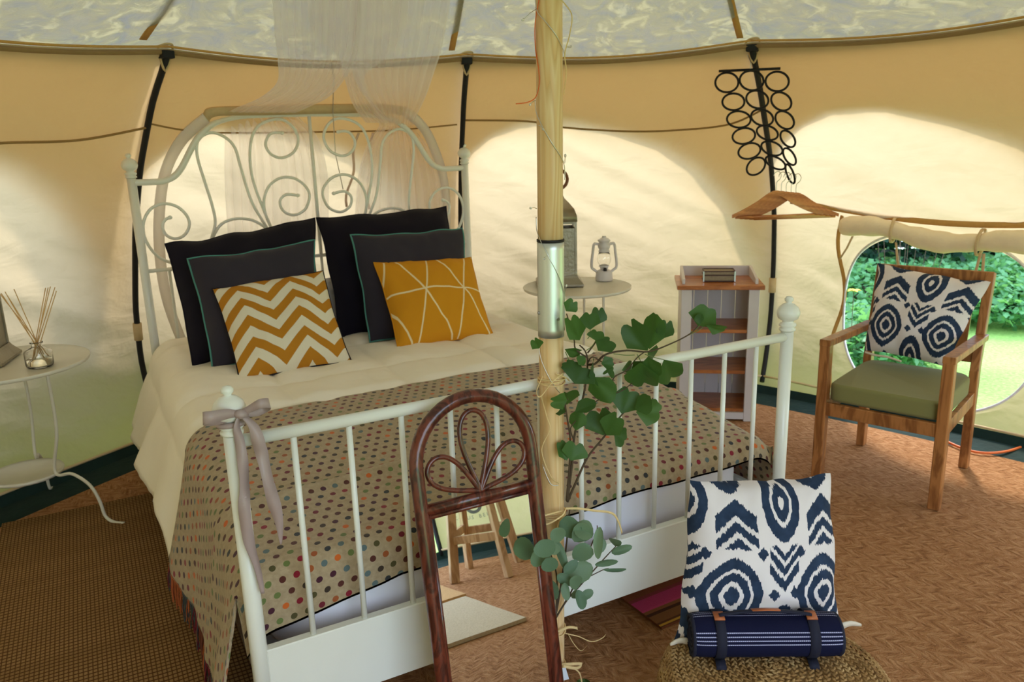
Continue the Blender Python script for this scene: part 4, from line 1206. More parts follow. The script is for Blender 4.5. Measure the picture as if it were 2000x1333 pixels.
mb.add([a_, b_, c_, d_] + [p-mn*.004 for p in (a_, b_, c_, d_)], [(0, 1, 2, 3), (7, 6, 5, 4), (0, 4, 5, 1), (1, 5, 6, 2), (2, 6, 7, 3), (3, 7, 4, 0)], False)
mb.build('mirror_glass', MIRROR, mir)
def petal(rot, L_, wd):
    P = []
    for i in range(15):
        t = i/14; a = t*2*PI
        # teardrop from the base point
        yy = L_*(.5-.5*math.cos(a)); xx = wd*math.sin(a)*(yy/L_)**.75
        c, s = math.cos(rot), math.sin(rot); P.append(mp(.003+xx*c+yy*s, vx+.014-xx*s+yy*c, .0))
    mb = MB(); mb.tube(catmull(P, 4)[:-1], .0062, 9, closed=True); mb.build('petal', RATTAN, mir)
petal(0, .195, .052); petal(R_(-54), .150, .050); petal(R_(54), .150, .050)

# ================================================================== SIDE TABLES
def side_table(lab, loc, h, r, rt, rz, feet):
    t = thing('side_table', lab, 'table', loc, rz, 'round cream metal side tables')
    mb = MB(); mb.lathe([(0, h-.012), (r-.004, h-.012), (r, h-.008), (r+.002, h+.002), (r-.002, h+.004), (r-.006, h-.001), (0, h-.001)], (0, 0, 0), 56); mb.build('table_top', TABLE_METAL, t, True)
    hl = .195
    mb = MB(); mb.lathe([(0, hl-.008), (rt, hl-.008), (rt+.004, hl), (rt, hl+.008), (rt-.004, hl), (0, hl)], (0, 0, 0), 40); mb.build('lower_tray', TABLE_METAL, t, True)
    for k2 in range(3):
        a = R_(feet+120*k2); d = Vector((math.cos(a), math.sin(a), 0))
        q = .5 if k2 == 1 else 1
        P = [d*(r*.62)+Vector((0, 0, h-.012)), d*(r*.64)+Vector((0, 0, h-.05)), d*(r*.63)+Vector((0, 0, h*.6)), d*(rt+.012)+Vector((0, 0, hl+.05)), d*(rt+.02)+Vector((0, 0, hl+.002)),
             d*(rt+.09*q)+Vector((0, 0, hl+.012)), d*(rt+.165*q)+Vector((0, 0, hl-.03)), d*(rt+.20*q)+Vector((0, 0, .10)), d*(rt+.215*q)+Vector((0, 0, .035)), d*(rt+.25*q)+Vector((0, 0, .010)), d*(rt+.30*q)+Vector((0, 0, .008))]
        mb = MB(); mb.tube(catmull(P, 6), .0065, 10); mb.build('leg', TABLE_METAL, t, True)
    return t
HL, HR = .66, .70
side_table('round cream metal side table at the left wall, holding the reed diffuser', (-1.385, 1.93, 0), HL, .298, .135, 0, -42)
side_table('round cream metal side table right of the bed, holding the white hurricane lantern', (1.221, 1.804, 0), HR, .285, .13, 0, -75)
def tin_lantern(lab, loc, rz, s=1.0):
    t = thing('metal_lantern', lab, 'lantern', loc, rz)
    w0 = .100*s
    mb = MB(); mb.box((0, 0, .008), (w0*2.5, w0*2.5, .012)); mb.build('foot_plate', TIN, t, True)
    mb = MB()
    V = []; lv = [(w0*1.22, .014), (w0*.98, .045), (w0*.94, .055)]
    for hw, z in lv: V += [(-hw, -hw, z), (hw, -hw, z), (hw, hw, z), (-hw, hw, z)]
    mb.add(V, [(i*4+j, i*4+(j+1) % 4, i*4+4+(j+1) % 4, i*4+4+j) for i in range(2) for j in range(4)]+[(8, 9, 10, 11)], False); mb.build('base_flare', TIN, t, True)
    hb_ = .29*s
    for sx, sy in ((-1, -1), (1, -1), (1, 1), (-1, 1)):
        mb = MB(); mb.box((sx*w0*.86, sy*w0*.86, .055+hb_/2), (.012, .012, hb_)); mb.build('corner_post', TIN, t, True)
    for k2 in range(4):
        R4 = Matrix.Rotation(k2*PI/2, 3, 'Z'); mb = MB(); mb.box(R4 @ Vector((0, -w0*.84, .055+hb_*.44)), (w0*1.66, .006, hb_*.88), R4); mb.build('side_panel', TIN, t, True)
        mb = MB(); mb.box(R4 @ Vector((0, -w0*.86, .055+hb_*.98)), (w0*1.8, .01, .012), R4); mb.build('rim', TIN, t, True)
    z0 = .055+hb_
    mb = MB(); V = []; lv = [(w0*.95, z0), (w0*.93, z0+.03), (w0*.80, z0+.065), (w0*.55, z0+.095), (w0*.32, z0+.118), (w0*.20, z0+.142), (w0*.16, z0+.152)]
    for hw, z in lv: V += [(-hw, -hw, z), (hw, -hw, z), (hw, hw, z), (-hw, hw, z)]
    mb.add(V, [(i*4+j, i*4+(j+1) % 4, i*4+4+(j+1) % 4, i*4+4+j) for i in range(len(lv)-1) for j in range(4)]+[tuple(len(lv)*4-4+j for j in range(4)), (3, 2, 1, 0)], True); rf_ = mb.build('domed_roof', TIN, t, True)
    mb = MB(); mb.tube([(0, 0, z0+.15), (0, 0, z0+.17)], .012, 10); mb.build('cap', TIN, rf_, True)
    mb = MB(); mb.tube([(.05*math.cos(a*PI/10), .006*math.sin(a), z0+.215+.05*math.sin(a*PI/10)) for a in range(20)], .0085, 8, closed=True); mb.build('ring_handle', BROWNLEATHER, t, True)
    return t
tin_lantern('tall hammered tin lantern on the right side table, mostly behind the pole', (1.185, 1.925, HR+.003), R_(-28), .98)
tin_lantern('tall hammered tin lantern on the left side table at the picture edge', (-1.475, 2.005, HL+.003), R_(-14), .93)

# white hurricane lantern
HW = WHITE_PAINT
t = thing('hurricane_lantern', 'small white hurricane lantern with glass globe on the right side table', 'lantern', (1.435, 1.862, HR+.003), R_(-28))
mb = MB(); mb.lathe([(0, 0), (.046, 0), (.048, .006), (.047, .02), (.044, .044), (.036, .055), (.03, .058), (0, .058)], (0, 0, 0), 28); mb.build('fuel_base', HW, t, True)
mb = MB(); mb.lathe([(.018, .058), (.022, .066), (.022, .074), (.030, .078), (.024, .084), (.012, .088), (0, .088)], (0, 0, 0), 20); bn = mb.build('burner', HW, t, True)
mb = MB(); mb.lathe([(.024, .080), (.034, .098), (.039, .118), (.034, .142), (.026, .158), (.0245, .158), (.032, .142), (.037, .118), (.032, .099), (.0225, .081)], (0, 0, 0), 24); mb.build('glass_globe', GLASS, t, True)
mb = MB(); mb.lathe([(.03, .156), (.032, .162), (.026, .168), (.030, .176), (.034, .184), (.034, .196), (.028, .204), (.028, .212), (.034, .214), (.034, .222), (.022, .230), (.01, .236), (.012, .242), (0, .243)], (0, 0, 0), 24); mb.build('chimney', HW, t, True)
for sx in (-1, 1):
    mb = MB(); mb.tube(catmull([(sx*.022, 0, .196), (sx*.044, 0, .202), (sx*.056, 0, .196), (sx*.062, 0, .15), (sx*.068, 0, .10), (sx*.066, 0, .070), (sx*.052, 0, .058), (sx*.040, 0, .048)], 5), .0075, 10); mb.build('side_tube', HW, t, True)
mb = MB(); mb.lathe([(0, -.008), (.009, -.006), (.010, .004), (.006, .01), (0, .011)], (.002, -.03, .062), 12); mb.build('wick_knob', DARKRUB, bn, True)

# reed diffuser
rd = thing('reed_diffuser', 'glass jar reed diffuser with bare reed sticks on the left side table', 'diffuser', (0, 0, 0))
jc = atz(79, 716, HL+.001); rd.location = jc; ORG[rd.name] = jc
mb = MB(); mb.lathe([(0, .0), (.042, .0), (.047, .004), (.049, .012), (.049, .058), (.046, .066), (.030, .073), (.019, .079), (.018, .092), (.023, .094), (.023, .098), (.0195, .098), (.0165, .093), (.0165, .079), (.028, .070), (.043, .063), (.0455, .056), (.0455, .012), (.042, .006), (0, .006)], jc, 32); mb.build('glass_jar', GLASS, rd)
mb = MB(); mb.lathe([(0, .0065), (.041, .0065), (.045, .012), (.045, .030), (0, .030)], jc, 28); mb.build('scented_oil', FLUID, rd)
def t1(x, y): return atplane(x/5.5533, 500+y/5.5533, jc, Vector((CAM.x-jc.x, CAM.y-jc.y, 0)).normalized())
for (bx, by, tx, ty, off) in ((530, 1100, 5, 420, 0), (510, 1150, 30, 400, .006), (490, 1100, 60, 430, -.005), (450, 1090, 85, 380, .01), (470, 1120, 122, 370, -.01), (345, 1190, 505, 345, .004), (350, 1150, 530, 340, -.006), (360, 1200, 548, 335, .010), (340, 1170, 570, 350, -.01), (370, 1180, 612, 382, .0)):
    p0, p1 = t1(bx, by), t1(tx, ty); d = Vector((.8, -.4, 0)).cross(Vector((0, 0, 1)))*off
    mb = MB(); mb.tube([p0*1.0+d*.3+Vector((0, 0, .004)), p1+d*2], .0016, 6); mb.build('reed', REED, rd)

# ================================================================== WOODEN SHELF UNIT
uz = R_(-37.2); fl_ = Vector((1.745, 1.285, 0)); bk = Vector((.604, .797, 0))
t = thing('shelf_unit', 'narrow white shelf unit with honey pine top and shelves beside the canvas wall', 'shelf', fl_+bk*.15, uz)
SW, SD, SH = .385, .30, .705
def lb(parts): 
    mb = MB()
    for c, d in parts: mb.box(c, d)
    return mb
for sx in (-1, 1):
    lb([((sx*(SW/2-.026), -SD/2+.010, SH/2), (.052, .02, SH))]).build('front_stile', WHITE_PAINT, t, True)
    lb([((sx*(SW/2-.008), .008, SH/2), (.016, SD-.02, SH))]).build('side_panel', WHITE_PAINT, t, True)
for i in range(5): lb([((-SW/2+.047+i*.073, SD/2-.006, SH/2+.02), (.071, .008, SH-.06))]).build('back_board', WHITE_PAINT, t, True)
lb([((0, -SD/2+.012, .028), (SW-.10, .018, .036))]).build('bottom_rail', WHITE_PAINT, t, True)
for z in (.055, .262, .480): lb([((0, .004, z), (SW-.034, SD-.03, .018))]).build('shelf', HONEY, t, True)
lb([((0, -.004, SH+.009), (SW+.045, SD+.03, .022))]).build('top_board', HONEY, t, True)
lb([((0, SD/2-.002, SH+.045), (SW-.03, .014, .055))]).build('back_rail', WHITE_PAINT, t, True)
for sx in (-1, 1):
    mb = MB(); V = []
    for x in (-.007, .007):
        for (y, z) in ((SD/2-.01, .02), (-SD/2+.03, .02), (-SD/2+.03, .045), (-.02, .058), (SD/2-.01, .075)): V.append((sx*(SW/2-.012)+x, y, SH+z))
    mb.add(V, [(0, 1, 2, 3, 4), (9, 8, 7, 6, 5)]+[(j, 5+j, 5+(j+1) % 5, (j+1) % 5) for j in range(5)], False); mb.build('end_cheek', WHITE_PAINT, t, True)
t = thing('straw_box', 'small lidded woven box with dark edges on top of the shelf unit', 'box', fl_+bk*.13+Vector((.0, .0, SH+.021)), uz)
lb([((0, 0, .018), (.150, .085, .030))]).build('box_body', BEAD, t, True)
lb([((0, 0, .045), (.152, .088, .016))]).build('lid', BEAD, t, True)
for z in (.004, .034, .054): lb([((0, -.044, z), (.16, .006, .006)), ((0, .044, z), (.16, .006, .006)), ((-.077, 0, z), (.006, .09, .006)), ((.077, 0, z), (.006, .09, .006))]).build('dark_edging', DARKWOOD, t, True)
for sx in (-1, 1): lb([((sx*.078, -.044, .028), (.008, .008, .054))]).build('corner', SCREWM, t, True)

# ================================================================== ARMCHAIR
ch = thing('armchair', 'oiled wooden armchair with an olive green seat pad by the open window', 'chair', (1.935, .375, 0), R_(-70.1))
WX, YF, YB = .232, -.262, .262
def leg(x, y0, y1, z1, sx=.042, sy=.045):
    mb = MB(); mb.tube([(x, y0, 0), (x, y0, .38), (x, y1, z1)], .028, 4, flat=(1, 1, 0)); return mb
def prism(pts, w_, ax=0):
    """a bar following pts (y, z) centre line in a plane x = const"""
def bar(p, q, w_, h_, up=(0, 0, 1)):
    p, q = Vector(p), Vector(q); d = q-p; L = d.length; y = d.normalized(); z = Vector(up); z = (z-y*z.dot(y)).normalized(); x = y.cross(z)
    mb = MB(); mb.box((p+q)/2, (w_, L, h_), Matrix((x, y, z)).transposed()); return mb
for sx in (-1, 1):
    l = bar((sx*WX, YF, 0), (sx*WX, YF, .602), .042, .046, (0, 1, 0)).build('front_leg', TEAK, ch, True)
    bar((sx*(WX-.012), YB-.01, 0), (sx*(WX-.012), YB-.01, .45), .036, .046, (0, 1, 0)).build('rear_leg', TEAK, ch, True)
    bar((sx*(WX-.012), YB-.012, .44), (sx*(WX-.012), YB+.075, .86), .036, .040, (0, 1, 0)).build('back_post', TEAK, ch, True)
    bar((sx*WX, YF-.022, .612), (sx*(WX-.004), YB+.02, .590), .046, .028).build('armrest', TEAK, ch, True)
    bar((sx*WX, YF+.02, .325), (sx*(WX-.01), YB-.02, .325), .022, .055).build('side_rail', TEAK, ch, True)
bar((-WX, YF, .325), (WX, YF, .325), .024, .055).build('front_rail', TEAK, ch, True)
bar((-WX, YB-.01, .325), (WX, YB-.01, .325), .022, .05).build('rear_rail', TEAK, ch, True)
bar((-WX, YB+.070, .835), (WX, YB+.070, .835), .022, .055).build('top_rail', TEAK, ch, True)
bar((-WX, YB+.0, .50), (WX, YB+.0, .50), .02, .045).build('lower_back_rail', TEAK, ch, True)
for i in range(4):
    x = -.15+.1*i; bar((x, YB+.0, .50), (x, YB+.068, .82), .045, .012, (0, 1, 0)).build('back_slat', TEAK, ch, True)
mb = MB()
def padf(u, v):
    a = 2*PI*u; e = 2/9; c, s = math.cos(a), math.sin(a)
    q = v; k_ = (1-abs(2*q-1)**6)**.3 if 0 < q < 1 else 0
    k_ = .96+.04*k_
    return Vector((.222*math.copysign(abs(c)**e, c)*k_, .245*math.copysign(abs(s)**e, s)*k_-.015, .352+.078*q+.006*(1-c*c)))
mb.grid(padf, 64, 10, closed_u=True, uvs=False)
mb.f.append(tuple(i*11+10 for i in range(64))); mb.sm.append(False); mb.f.append(tuple(reversed([i*11 for i in range(64)]))); mb.sm.append(False)
mb.build('seat_pad', OLIVE, ch, True)
# cushion on the chair, corners measured on the leaning plane
cyaw = R_(-70.1); fwd = Matrix.Rotation(cyaw, 3, 'Z') @ Vector((0, -1, 0))
sb = Vector((1.935, .375, 0)) - fwd*.13 + Vector((0, 0, .435))
cn = (fwd*math.cos(R_(20)) + Vector((0, 0, 1))*math.sin(R_(20))).normalized()
cc = [atplane(x, y, sb, cn) for x, y in ((1714, 513), (1936, 552), (1850, 718), (1686, 684))]
pillow('cushion', cc, .17, IKAT, 'navy and white ikat cushion on the wooden armchair', 'navy and white ikat cushions', wav=.010, seed=4, edge=.05)
mb = MB(); a0 = atplane(1690, 688, sb+fwd*.02, cn); mb.tube(catmull([a0, a0+Vector((.01, -.05, -.006)), a0+Vector((.02, -.10, -.004)), a0+Vector((.03, -.16, -.012))], 5), .005, 6)
label(mb.build('zip_tail', CREAMCLOTH), 'white fabric strip hanging below the ikat cushion on the armchair', 'strip')

# ================================================================== RING HANGER AND COAT HANGERS
TH3 = 35.3
def ringpt(x, y, off=-.06): 
    # measured on a plane just inside the wall at the third pole
    base = CEN+Vector((math.cos(R_(TH3))*2.30, math.sin(R_(TH3))*2.30, 1.5)); nn = Vector((-math.cos(R_(TH3)), -math.sin(R_(TH3)), -.42)).normalized()
    return atplane(x, y, base, nn)
def c8(x, y): return ringpt(1380+x/3.919, 100+y/3.92)
rh = thing('ring_hanger', 'black hanger with rows of rings hung from the tent pole beside the armchair', 'hanger', tuple(ringpt(1520, 330)))
mb = MB(); mb.tube([c8(95, 153), c8(565, 133)], .006, 8); mb.build('bar', BLACKSLEEVE, rh)
mb = MB(); h0 = c8(335, 140); mb.tube(catmull([h0, h0+Vector((0, 0, .03)), ringpt(1462, 112), ringpt(1456, 100)], 5), .003, 6); mb.build('hook', WIRE, rh)
RG = [((155, 240), 92, 75, 0), ((345, 225), 88, 75, 10), ((540, 232), 90, 76, 5), ((205, 388), 88, 64, 0), ((388, 370), 88, 66, 18), ((572, 385), 80, 64, 35), ((247, 523), 87, 63, 3), ((425, 508), 88, 60, 18), ((598, 528), 78, 60, 40),
      ((285, 650), 87, 60, -8), ((465, 625), 85, 52, 18), ((622, 672), 72, 48, 52), ((328, 765), 84, 58, -15), ((500, 745), 82, 50, 22), ((635, 808), 72, 36, 60), ((378, 882), 78, 58, -40), ((528, 855), 80, 42, 28), ((640, 940), 78, 26, 72)]
for (cx, cy), ra, rb_, rot in RG:
    mb = MB(); P = []
    for i in range(28):
        a = 2*PI*i/28; x = ra*math.cos(a); y = rb_*math.sin(a); c, s = math.cos(R_(rot)), math.sin(R_(rot))
        q = c8(cx+x*c-y*s, cy+x*s+y*c); P.append(q + Vector((-.8, -.58, 0))*(.012*math.cos(a+rot)))
    mb.tube(P, .0052, 7, closed=True); mb.build('ring', BLACKSLEEVE, rh)
def coat_hanger(loc, rz, lab):
    t = thing('coat_hanger', lab, 'coat hanger', loc, rz, 'wooden coat hangers')
    mb = MB()
    top = catmull([(-.185, 0, -.088), (-.133, 0, -.066), (-.075, 0, -.035), (-.034, 0, -.008), (0, 0, .004), (.034, 0, -.008), (.075, 0, -.035), (.133, 0, -.066), (.185, 0, -.088)], 5)
    V = []
    for i, p in enumerate(top):
        a = abs(p.x)/.185; hh = .021-.008*a; V += [p+Vector((0, -.0055, 0)), p+Vector((0, .0055, 0)), p+Vector((0, .0055, -hh)), p+Vector((0, -.0055, -hh))]
    n = len(top)
    mb.add(V, [(i*4+j, i*4+(j+1) % 4, i*4+4+(j+1) % 4, i*4+4+j) for i in range(n-1) for j in range(4)]+[(3, 2, 1, 0), tuple((n-1)*4+j for j in range(4))], False)
    mb.build('shoulder', BEECH, t, True)
    mb = MB(); mb.tube([(-.172, 0, -.100), (.172, 0, -.100)], .0052, 9); mb.build('trouser_bar', BEECH, t, True)
    mb = MB(); mb.tube(catmull([(0, 0, 0), (0, 0, .035), (.012, 0, .048), (.018, 0, .065), (.006, 0, .080), (-.010, 0, .074), (-.014, 0, .062)], 5), .0018, 6); mb.build('hook', WIRE, t, True)
    return t
hp = ringpt(1521, 372); fac_ = Vector((-math.cos(R_(TH3)), -math.sin(R_(TH3)), 0)); labs = ['front wooden coat hanger of the bunch hanging from the rings', 'second wooden coat hanger from the front in the bunch', 'third wooden coat hanger from the front in the bunch', 'fourth wooden coat hanger from the front in the bunch', 'rearmost wooden coat hanger of the bunch hanging from the rings']
h0 = coat_hanger(tuple(hp+fac_*.08), R_(-20), labs[0]); h0.scale = (1.2, 1.2, 1.2)
for i in range(1, 5):
    c = copy_tree(h0); c.location = hp+fac_*(.08-.012*i)+Vector((.021*i, -.010*i, -.004*i)); c.rotation_euler.z = R_(-20-1.5*i); c['label'] = labs[i]

# ================================================================== NETTING OVER THE HEADBOARD
def net_sheet(rows, name, parent, folds, amp, nu=220, seed=0):
    rr = []
    for (xl, xr, y, Y) in rows: rr.append((xl, xr, y, Y))
    n = len(rr)
    C = catmull([(a, b, c) for a, b, c, d in rr], 8); D = catmull([(d, 0, 0) for a, b, c, d in rr], 8)
    m_ = len(C)-1; mb = MB()
    def fn(u, v):
        i = min(m_, int(round(v*m_))); xl, xr, y = C[i]; Y = D[i].x
        uu = u + .012*math.sin(u*folds*1.3+v*3+seed)
        slope = (xr-xl)*.10*(u-.5)
        w_ = (xr-xl)/330
        return aty(xl+(xr-xl)*uu, y+slope*0, Y + amp*(math.sin(u*folds+2.5*nz(u*4, v*1.2, seed))+.4*nz(u*40, v*2, seed))*min(1, .35+w_) )
    mb.grid(fn, nu, m_); return mb.build(name, NET, parent)
nn_ = thing('bed_net', 'sheer white bed canopy net looped over the headboard', 'net', tuple(Vector((.2, 1.3, 1.6))))
net_sheet([(690, 850, -350, .93), (640, 800, -280, .97), (528, 705, -80, 1.12), (530, 705, 0, 1.25), (535, 700, 70, 1.42), (541, 690, 120, 1.55), (540, 668, 160, 1.70), (508, 640, 190, 1.9), (462, 600, 210, 2.12), (446, 580, 219, 2.22), (441, 575, 222, 2.30), (440, 585, 232, 2.325), (440, 620, 270, 2.335), (440, 640, 350, 2.345), (447, 640, 470, 2.345)], 'left_drape', nn_, 62, .016, seed=1)
net_sheet([(840, 995, -320, .90), (780, 960, -260, .95), (690, 884, -80, 1.12), (690, 882, 0, 1.25), (690, 872, 60, 1.40), (688, 862, 105, 1.52), (690, 850, 140, 1.66), (704, 838, 175, 1.84), (725, 825, 205, 2.05), (738, 812, 230, 2.2), (740, 808, 243, 2.28), (738, 812, 250, 2.32), (715, 835, 285, 2.335), (698, 858, 350, 2.345), (690, 872, 450, 2.345)], 'right_drape', nn_, 58, .016, seed=4)
net_sheet([(720, 900, -270, 1.18), (680, 880, -220, 1.2), (600, 800, -80, 1.30), (600, 800, 0, 1.40), (610, 790, 60, 1.55), (660, 760, 110, 1.7), (672, 712, 150, 1.84), (690, 735, 205, 2.05), (715, 770, 240, 2.24)], 'centre_drape', nn_, 40, .014, seed=8)
mb = MB(); mb.tube([Vector((.12+.28*math.cos(a*PI/12), .92+.28*math.sin(a*PI/12), 2.42)) for a in range(24)], .006, 8, closed=True); mb.build('hoop', WHITE_PAINT, nn_)
for a in range(3):
    mb = MB(); mb.tube([Vector((.12+.28*math.cos(a*2.09), .92+.28*math.sin(a*2.09), 2.42)), Vector((.12, .92, 2.53))], .0015, 5); mb.build('hanging_string', WIRE, nn_)

# ================================================================== POUF, CUSHION, BLANKET ROLL
PC = Vector((.292, -.505, 0)); PRr = .282; PH = .205
pf = thing('pouf', 'round braided seagrass pouf in the foreground right of the mirror', 'pouf', tuple(PC))
def pouf_prof(t):
    # t 0 centre top -> 1 floor
    if t < .52: 
        q = t/.52; return PRr*.86*q, PH - .012*q*q
    q = (t-.52)/.48; a = q*PI
    return PRr*(.86+.14*math.sin(a)), PH-.012-(PH-.022)*(.5-.5*math.cos(a))
mb = MB(); mb.lathe([(max(.0, pouf_prof(i/40)[0]-.010), pouf_prof(i/40)[1]-.010*(1 if i < 36 else 0)) for i in range(40, -1, -1)], PC, 40); mb.build('inner_body', HYAC, pf)
mb = MB(); NRW = 26
for r_ in range(NRW):
    t_ = (r_+.5)/NRW; r, z = pouf_prof(t_); r2, z2 = pouf_prof(min(1, t_+.01)); tz = Vector((r2-r, z2-z)); tz.normalize()
    cnt = max(6, int(2*PI*r/.0170))
    for i in range(cnt):
        for strand in (0, 1):
            a = 2*PI*(i+.5*strand)/cnt; er = Vector((math.cos(a), math.sin(a), 0)); et = Vector((-math.sin(a), math.cos(a), 0)); es = er*tz.x+Vector((0, 0, tz.y)); en = er*(-tz.y)+Vector((0, 0, tz.x))
            c = PC+er*r+Vector((0, 0, z))+es*(.0032 if strand else -.0032)
            ax = (et+es*(.55 if strand else -.55)).normalized(); bx = ax.cross(en).normalized(); L2, w2, h2 = .0115, .0042, .0042
            V = [c-ax*L2, c+ax*L2, c+bx*w2, c-bx*w2, c+en*h2, c+ax*L2*.5+en*h2*.8+bx*w2*.6, c-ax*L2*.5+en*h2*.8-bx*w2*.6]
            mb.add(V, [(0, 3, 4), (0, 4, 2), (1, 4, 3), (1, 2, 4)], True)
br = mb.build('braiding', HYAC, pf); br['kind'] = 'stuff'
# cushion leaning towards the bed
bA, bB = Vector((.135, -.305, .205)), Vector((.567, -.463, .205)); bd = (bB-bA); bd.z = 0; bd.normalize(); hnrm = Vector((bd.y, -bd.x, 0))
if hnrm.dot(CAM-bA) < 0: hnrm = -hnrm
la = R_(17); fn_ = (hnrm*math.cos(la)+Vector((0, 0, 1))*math.sin(la)).normalized()
cc = [atplane(x, y, bA, fn_) for x, y in ((1346, 938), (1622, 925), (1640, 1240), (1318, 1252))]
pillow('cushion', cc, .18, IKAT, 'navy and white ikat cushion standing on the braided pouf', 'navy and white ikat cushions', wav=.010, seed=6, edge=.05, n=44)
for (x, y, dx) in ((1338, 1240, -.05), (1628, 1212, .06)):
    mb = MB(); q = atplane(x, y, bA, fn_)+hnrm*.03; mb.ribbon(catmull([q, q+bd*dx*.5+Vector((0, 0, .006)), q+bd*dx+Vector((0, 0, -.002))], 5), Vector((0, 0, 1)), [.010, .014, .018, .016, .014, .014, .012, .012, .01, .008, .006], .004)
    label(mb.build('zip_tail', CREAMCLOTH), 'white fabric corner poking out ' + ('left' if dx < 0 else 'right') + ' of the cushion on the pouf', 'strip')
rl_ = thing('blanket_roll', 'rolled navy blanket with white stripes and carry straps on the pouf', 'blanket', (0, 0, 0))
RR = .052; rc = (atz(1347, 1238, .210+RR), atz(1636, 1236, .210+RR))
c0, c1 = rc; c0.z = c1.z = .210+RR
rl_.location = (c0+c1)/2-Vector((0, 0, RR)); ORG[rl_.name] = rl_.location.copy()
rax = (c1-c0).normalized(); rup = Vector((0, 0, 1)); rfr = rax.cross(rup).normalized()
if rfr.dot(hnrm) < 0: rfr = -rfr
def rollsurf(u, v):
    a = 2*PI*v; k_ = 1+.035*math.sin(a*1.0+.5)+.015*nz(u*5, math.cos(a), math.sin(a)); k2 = 1-.10*(abs(2*u-1)**14)
    return c0+(c1-c0)*u + (rfr*math.sin(a)*RR*1.08+rup*(-math.cos(a))*RR)*k_*k2
mb = MB(); mb.grid(rollsurf, 40, 48)
mb.uv = {i: (q[0], .5+(.355-q[1])) for i, q in mb.uv.items()}
mb.build('rolled_cloth', ROLLC, rl_)
for u in (0.0, 1.0):
    mb = MB(); P = []
    for i in range(70):
        a = i*.36; rr2 = RR*(.97-.9*i/70); P.append((c0+(c1-c0)*u)+(rfr*math.sin(a)*1.08+rup*-math.cos(a))*rr2+rax*((.004+.006*(i/70))*(1 if u else -1)*-1))
    mb.tube(P, .0052, 6); mb.build('spiral_end', ROLLC if False else NAVY_STRAP, rl_)
def strapat(u):
    C = [c0+(c1-c0)*u+(rfr*math.sin(a*PI/14)*1.08+rup*-math.cos(a*PI/14))*(RR*1.06) for a in range(28)]; C.append(C[0])
    mb = MB(); mb.ribbon(C, rax, .024, .003); s_ = mb.build('strap', NAVY_STRAP, rl_)
    mb = MB(); cc2 = c0+(c1-c0)*u; P = [cc2+(rfr*math.sin(a)*1.08+rup*-math.cos(a))*(RR*1.13) for a in (R_(182), R_(172), R_(164), R_(156))]; mb.ribbon(P, rax, .025, .003); lt = mb.build('leather_tab', LEATHER, s_)
    mb = MB(); e = cc2+(rfr*.55-rup*.85)*RR+rfr*.004; mb.ribbon([e, e+rfr*.022+rup*-.006, e+rfr*.03+Vector((0, 0, -.014))], rax, .024, .003); mb.build('strap_end', NAVY_STRAP, s_)
    return cc2+(rup*1.12+rfr*.2)*RR
s0 = strapat(.185); s1 = strapat(.80)
mb = MB(); C = catmull([s0, s0+(s1-s0)*.25+rup*.008, s0+(s1-s0)*.5+rup*.016+rfr*.01, s0+(s1-s0)*.75+rup*.008, s1], 5); mb.ribbon(C, rfr+rup*.4, .018, .006); hd = mb.build('handle', NAVY_STRAP, rl_)
mb = MB(); mb.ribbon([C[7]+rup*.004, C[10]+rup*.005, C[13]+rup*.004], rfr+rup*.4, .022, .003); mb.build('leather_grip', LEATHER, hd)

# ================================================================== RUGS
def rug(name, pts, z, mat, lab, th=.008, uv=True, nu=24, nv=24, wob=.002):
    A_, B_, C_, D_ = [Vector((p[0], p[1], 0)) for p in pts]
    mb = MB()
    def f(u, v):
        p = (A_*(1-u)+B_*u)*(1-v)+(D_*(1-u)+C_*u)*v; return Vector((p.x, p.y, z+th+wob*nz(p.x*6, p.y*6)))
    mb.grid(f, nu, nv); n1 = len(mb.v)
    # edges down to the floor
    for (P0, P1, n_) in ((A_, B_, nu), (B_, C_, nv), (C_, D_, nu), (D_, A_, nv)):
        V = []; 
        for i in range(n_+1):
            p = P0+(P1-P0)*i/n_; V += [Vector((p.x, p.y, z)), Vector((p.x, p.y, z+th+wob*nz(p.x*6, p.y*6)))]
        mb.add(V, [(2*i, 2*i+2, 2*i+3, 2*i+1) for i in range(n_)], False)
    o = mb.build(name, mat); return label(o, lab, 'rug')
rA, rB = atz(5, 1028), atz(332, 960)
e1 = (rB-rA).normalized(); e2 = Vector((e1.y, -e1.x, 0))
rug('woven_rug', [rA, rA+e1*.95, rA+e1*.95+e2*2.2, rA+e2*2.2], .002, GRIDRUG, 'brown open-weave seagrass rug on the floor left of the bed', uv=False, nu=20, nv=40)
k1 = atz(1200, 1163); k2_ = atz(1292, 1232); kd = (atz(1640, 1080)-atz(1292, 1232)); kd.z = 0; kd.normalize()
kw = (k2_-k1)
ko = k1-kd*.0
# the stripes run along the length of the runner
rug('striped_runner', [k1+kd*.62, k2_+kd*.58, k2_-kd*.0, k1-kd*.0], .002, KILIM, 'pink, brown and yellow striped flat-woven runner beside the bed foot', nu=12, nv=20)
bpy.data.objects['striped_runner'].data.uv_layers[0]
for o_ in [bpy.data.objects['striped_runner']]:
    ul = o_.data.uv_layers[0].data
    for q in ul: q.uv = (q.uv[1], q.uv[0])
# orange cable
mb = MB(); mb.tube(catmull([Vector((p.x, p.y, .012)) for p in (atz(1760, 818), atz(1800, 838), atz(1850, 868), atz(1905, 888), atz(1960, 888), atz(2010, 872), atz(2060, 850))], 6), .006, 8)
label(mb.build('extension_cable', ORANGE), 'orange extension cable on the floor behind the armchair', 'cable')

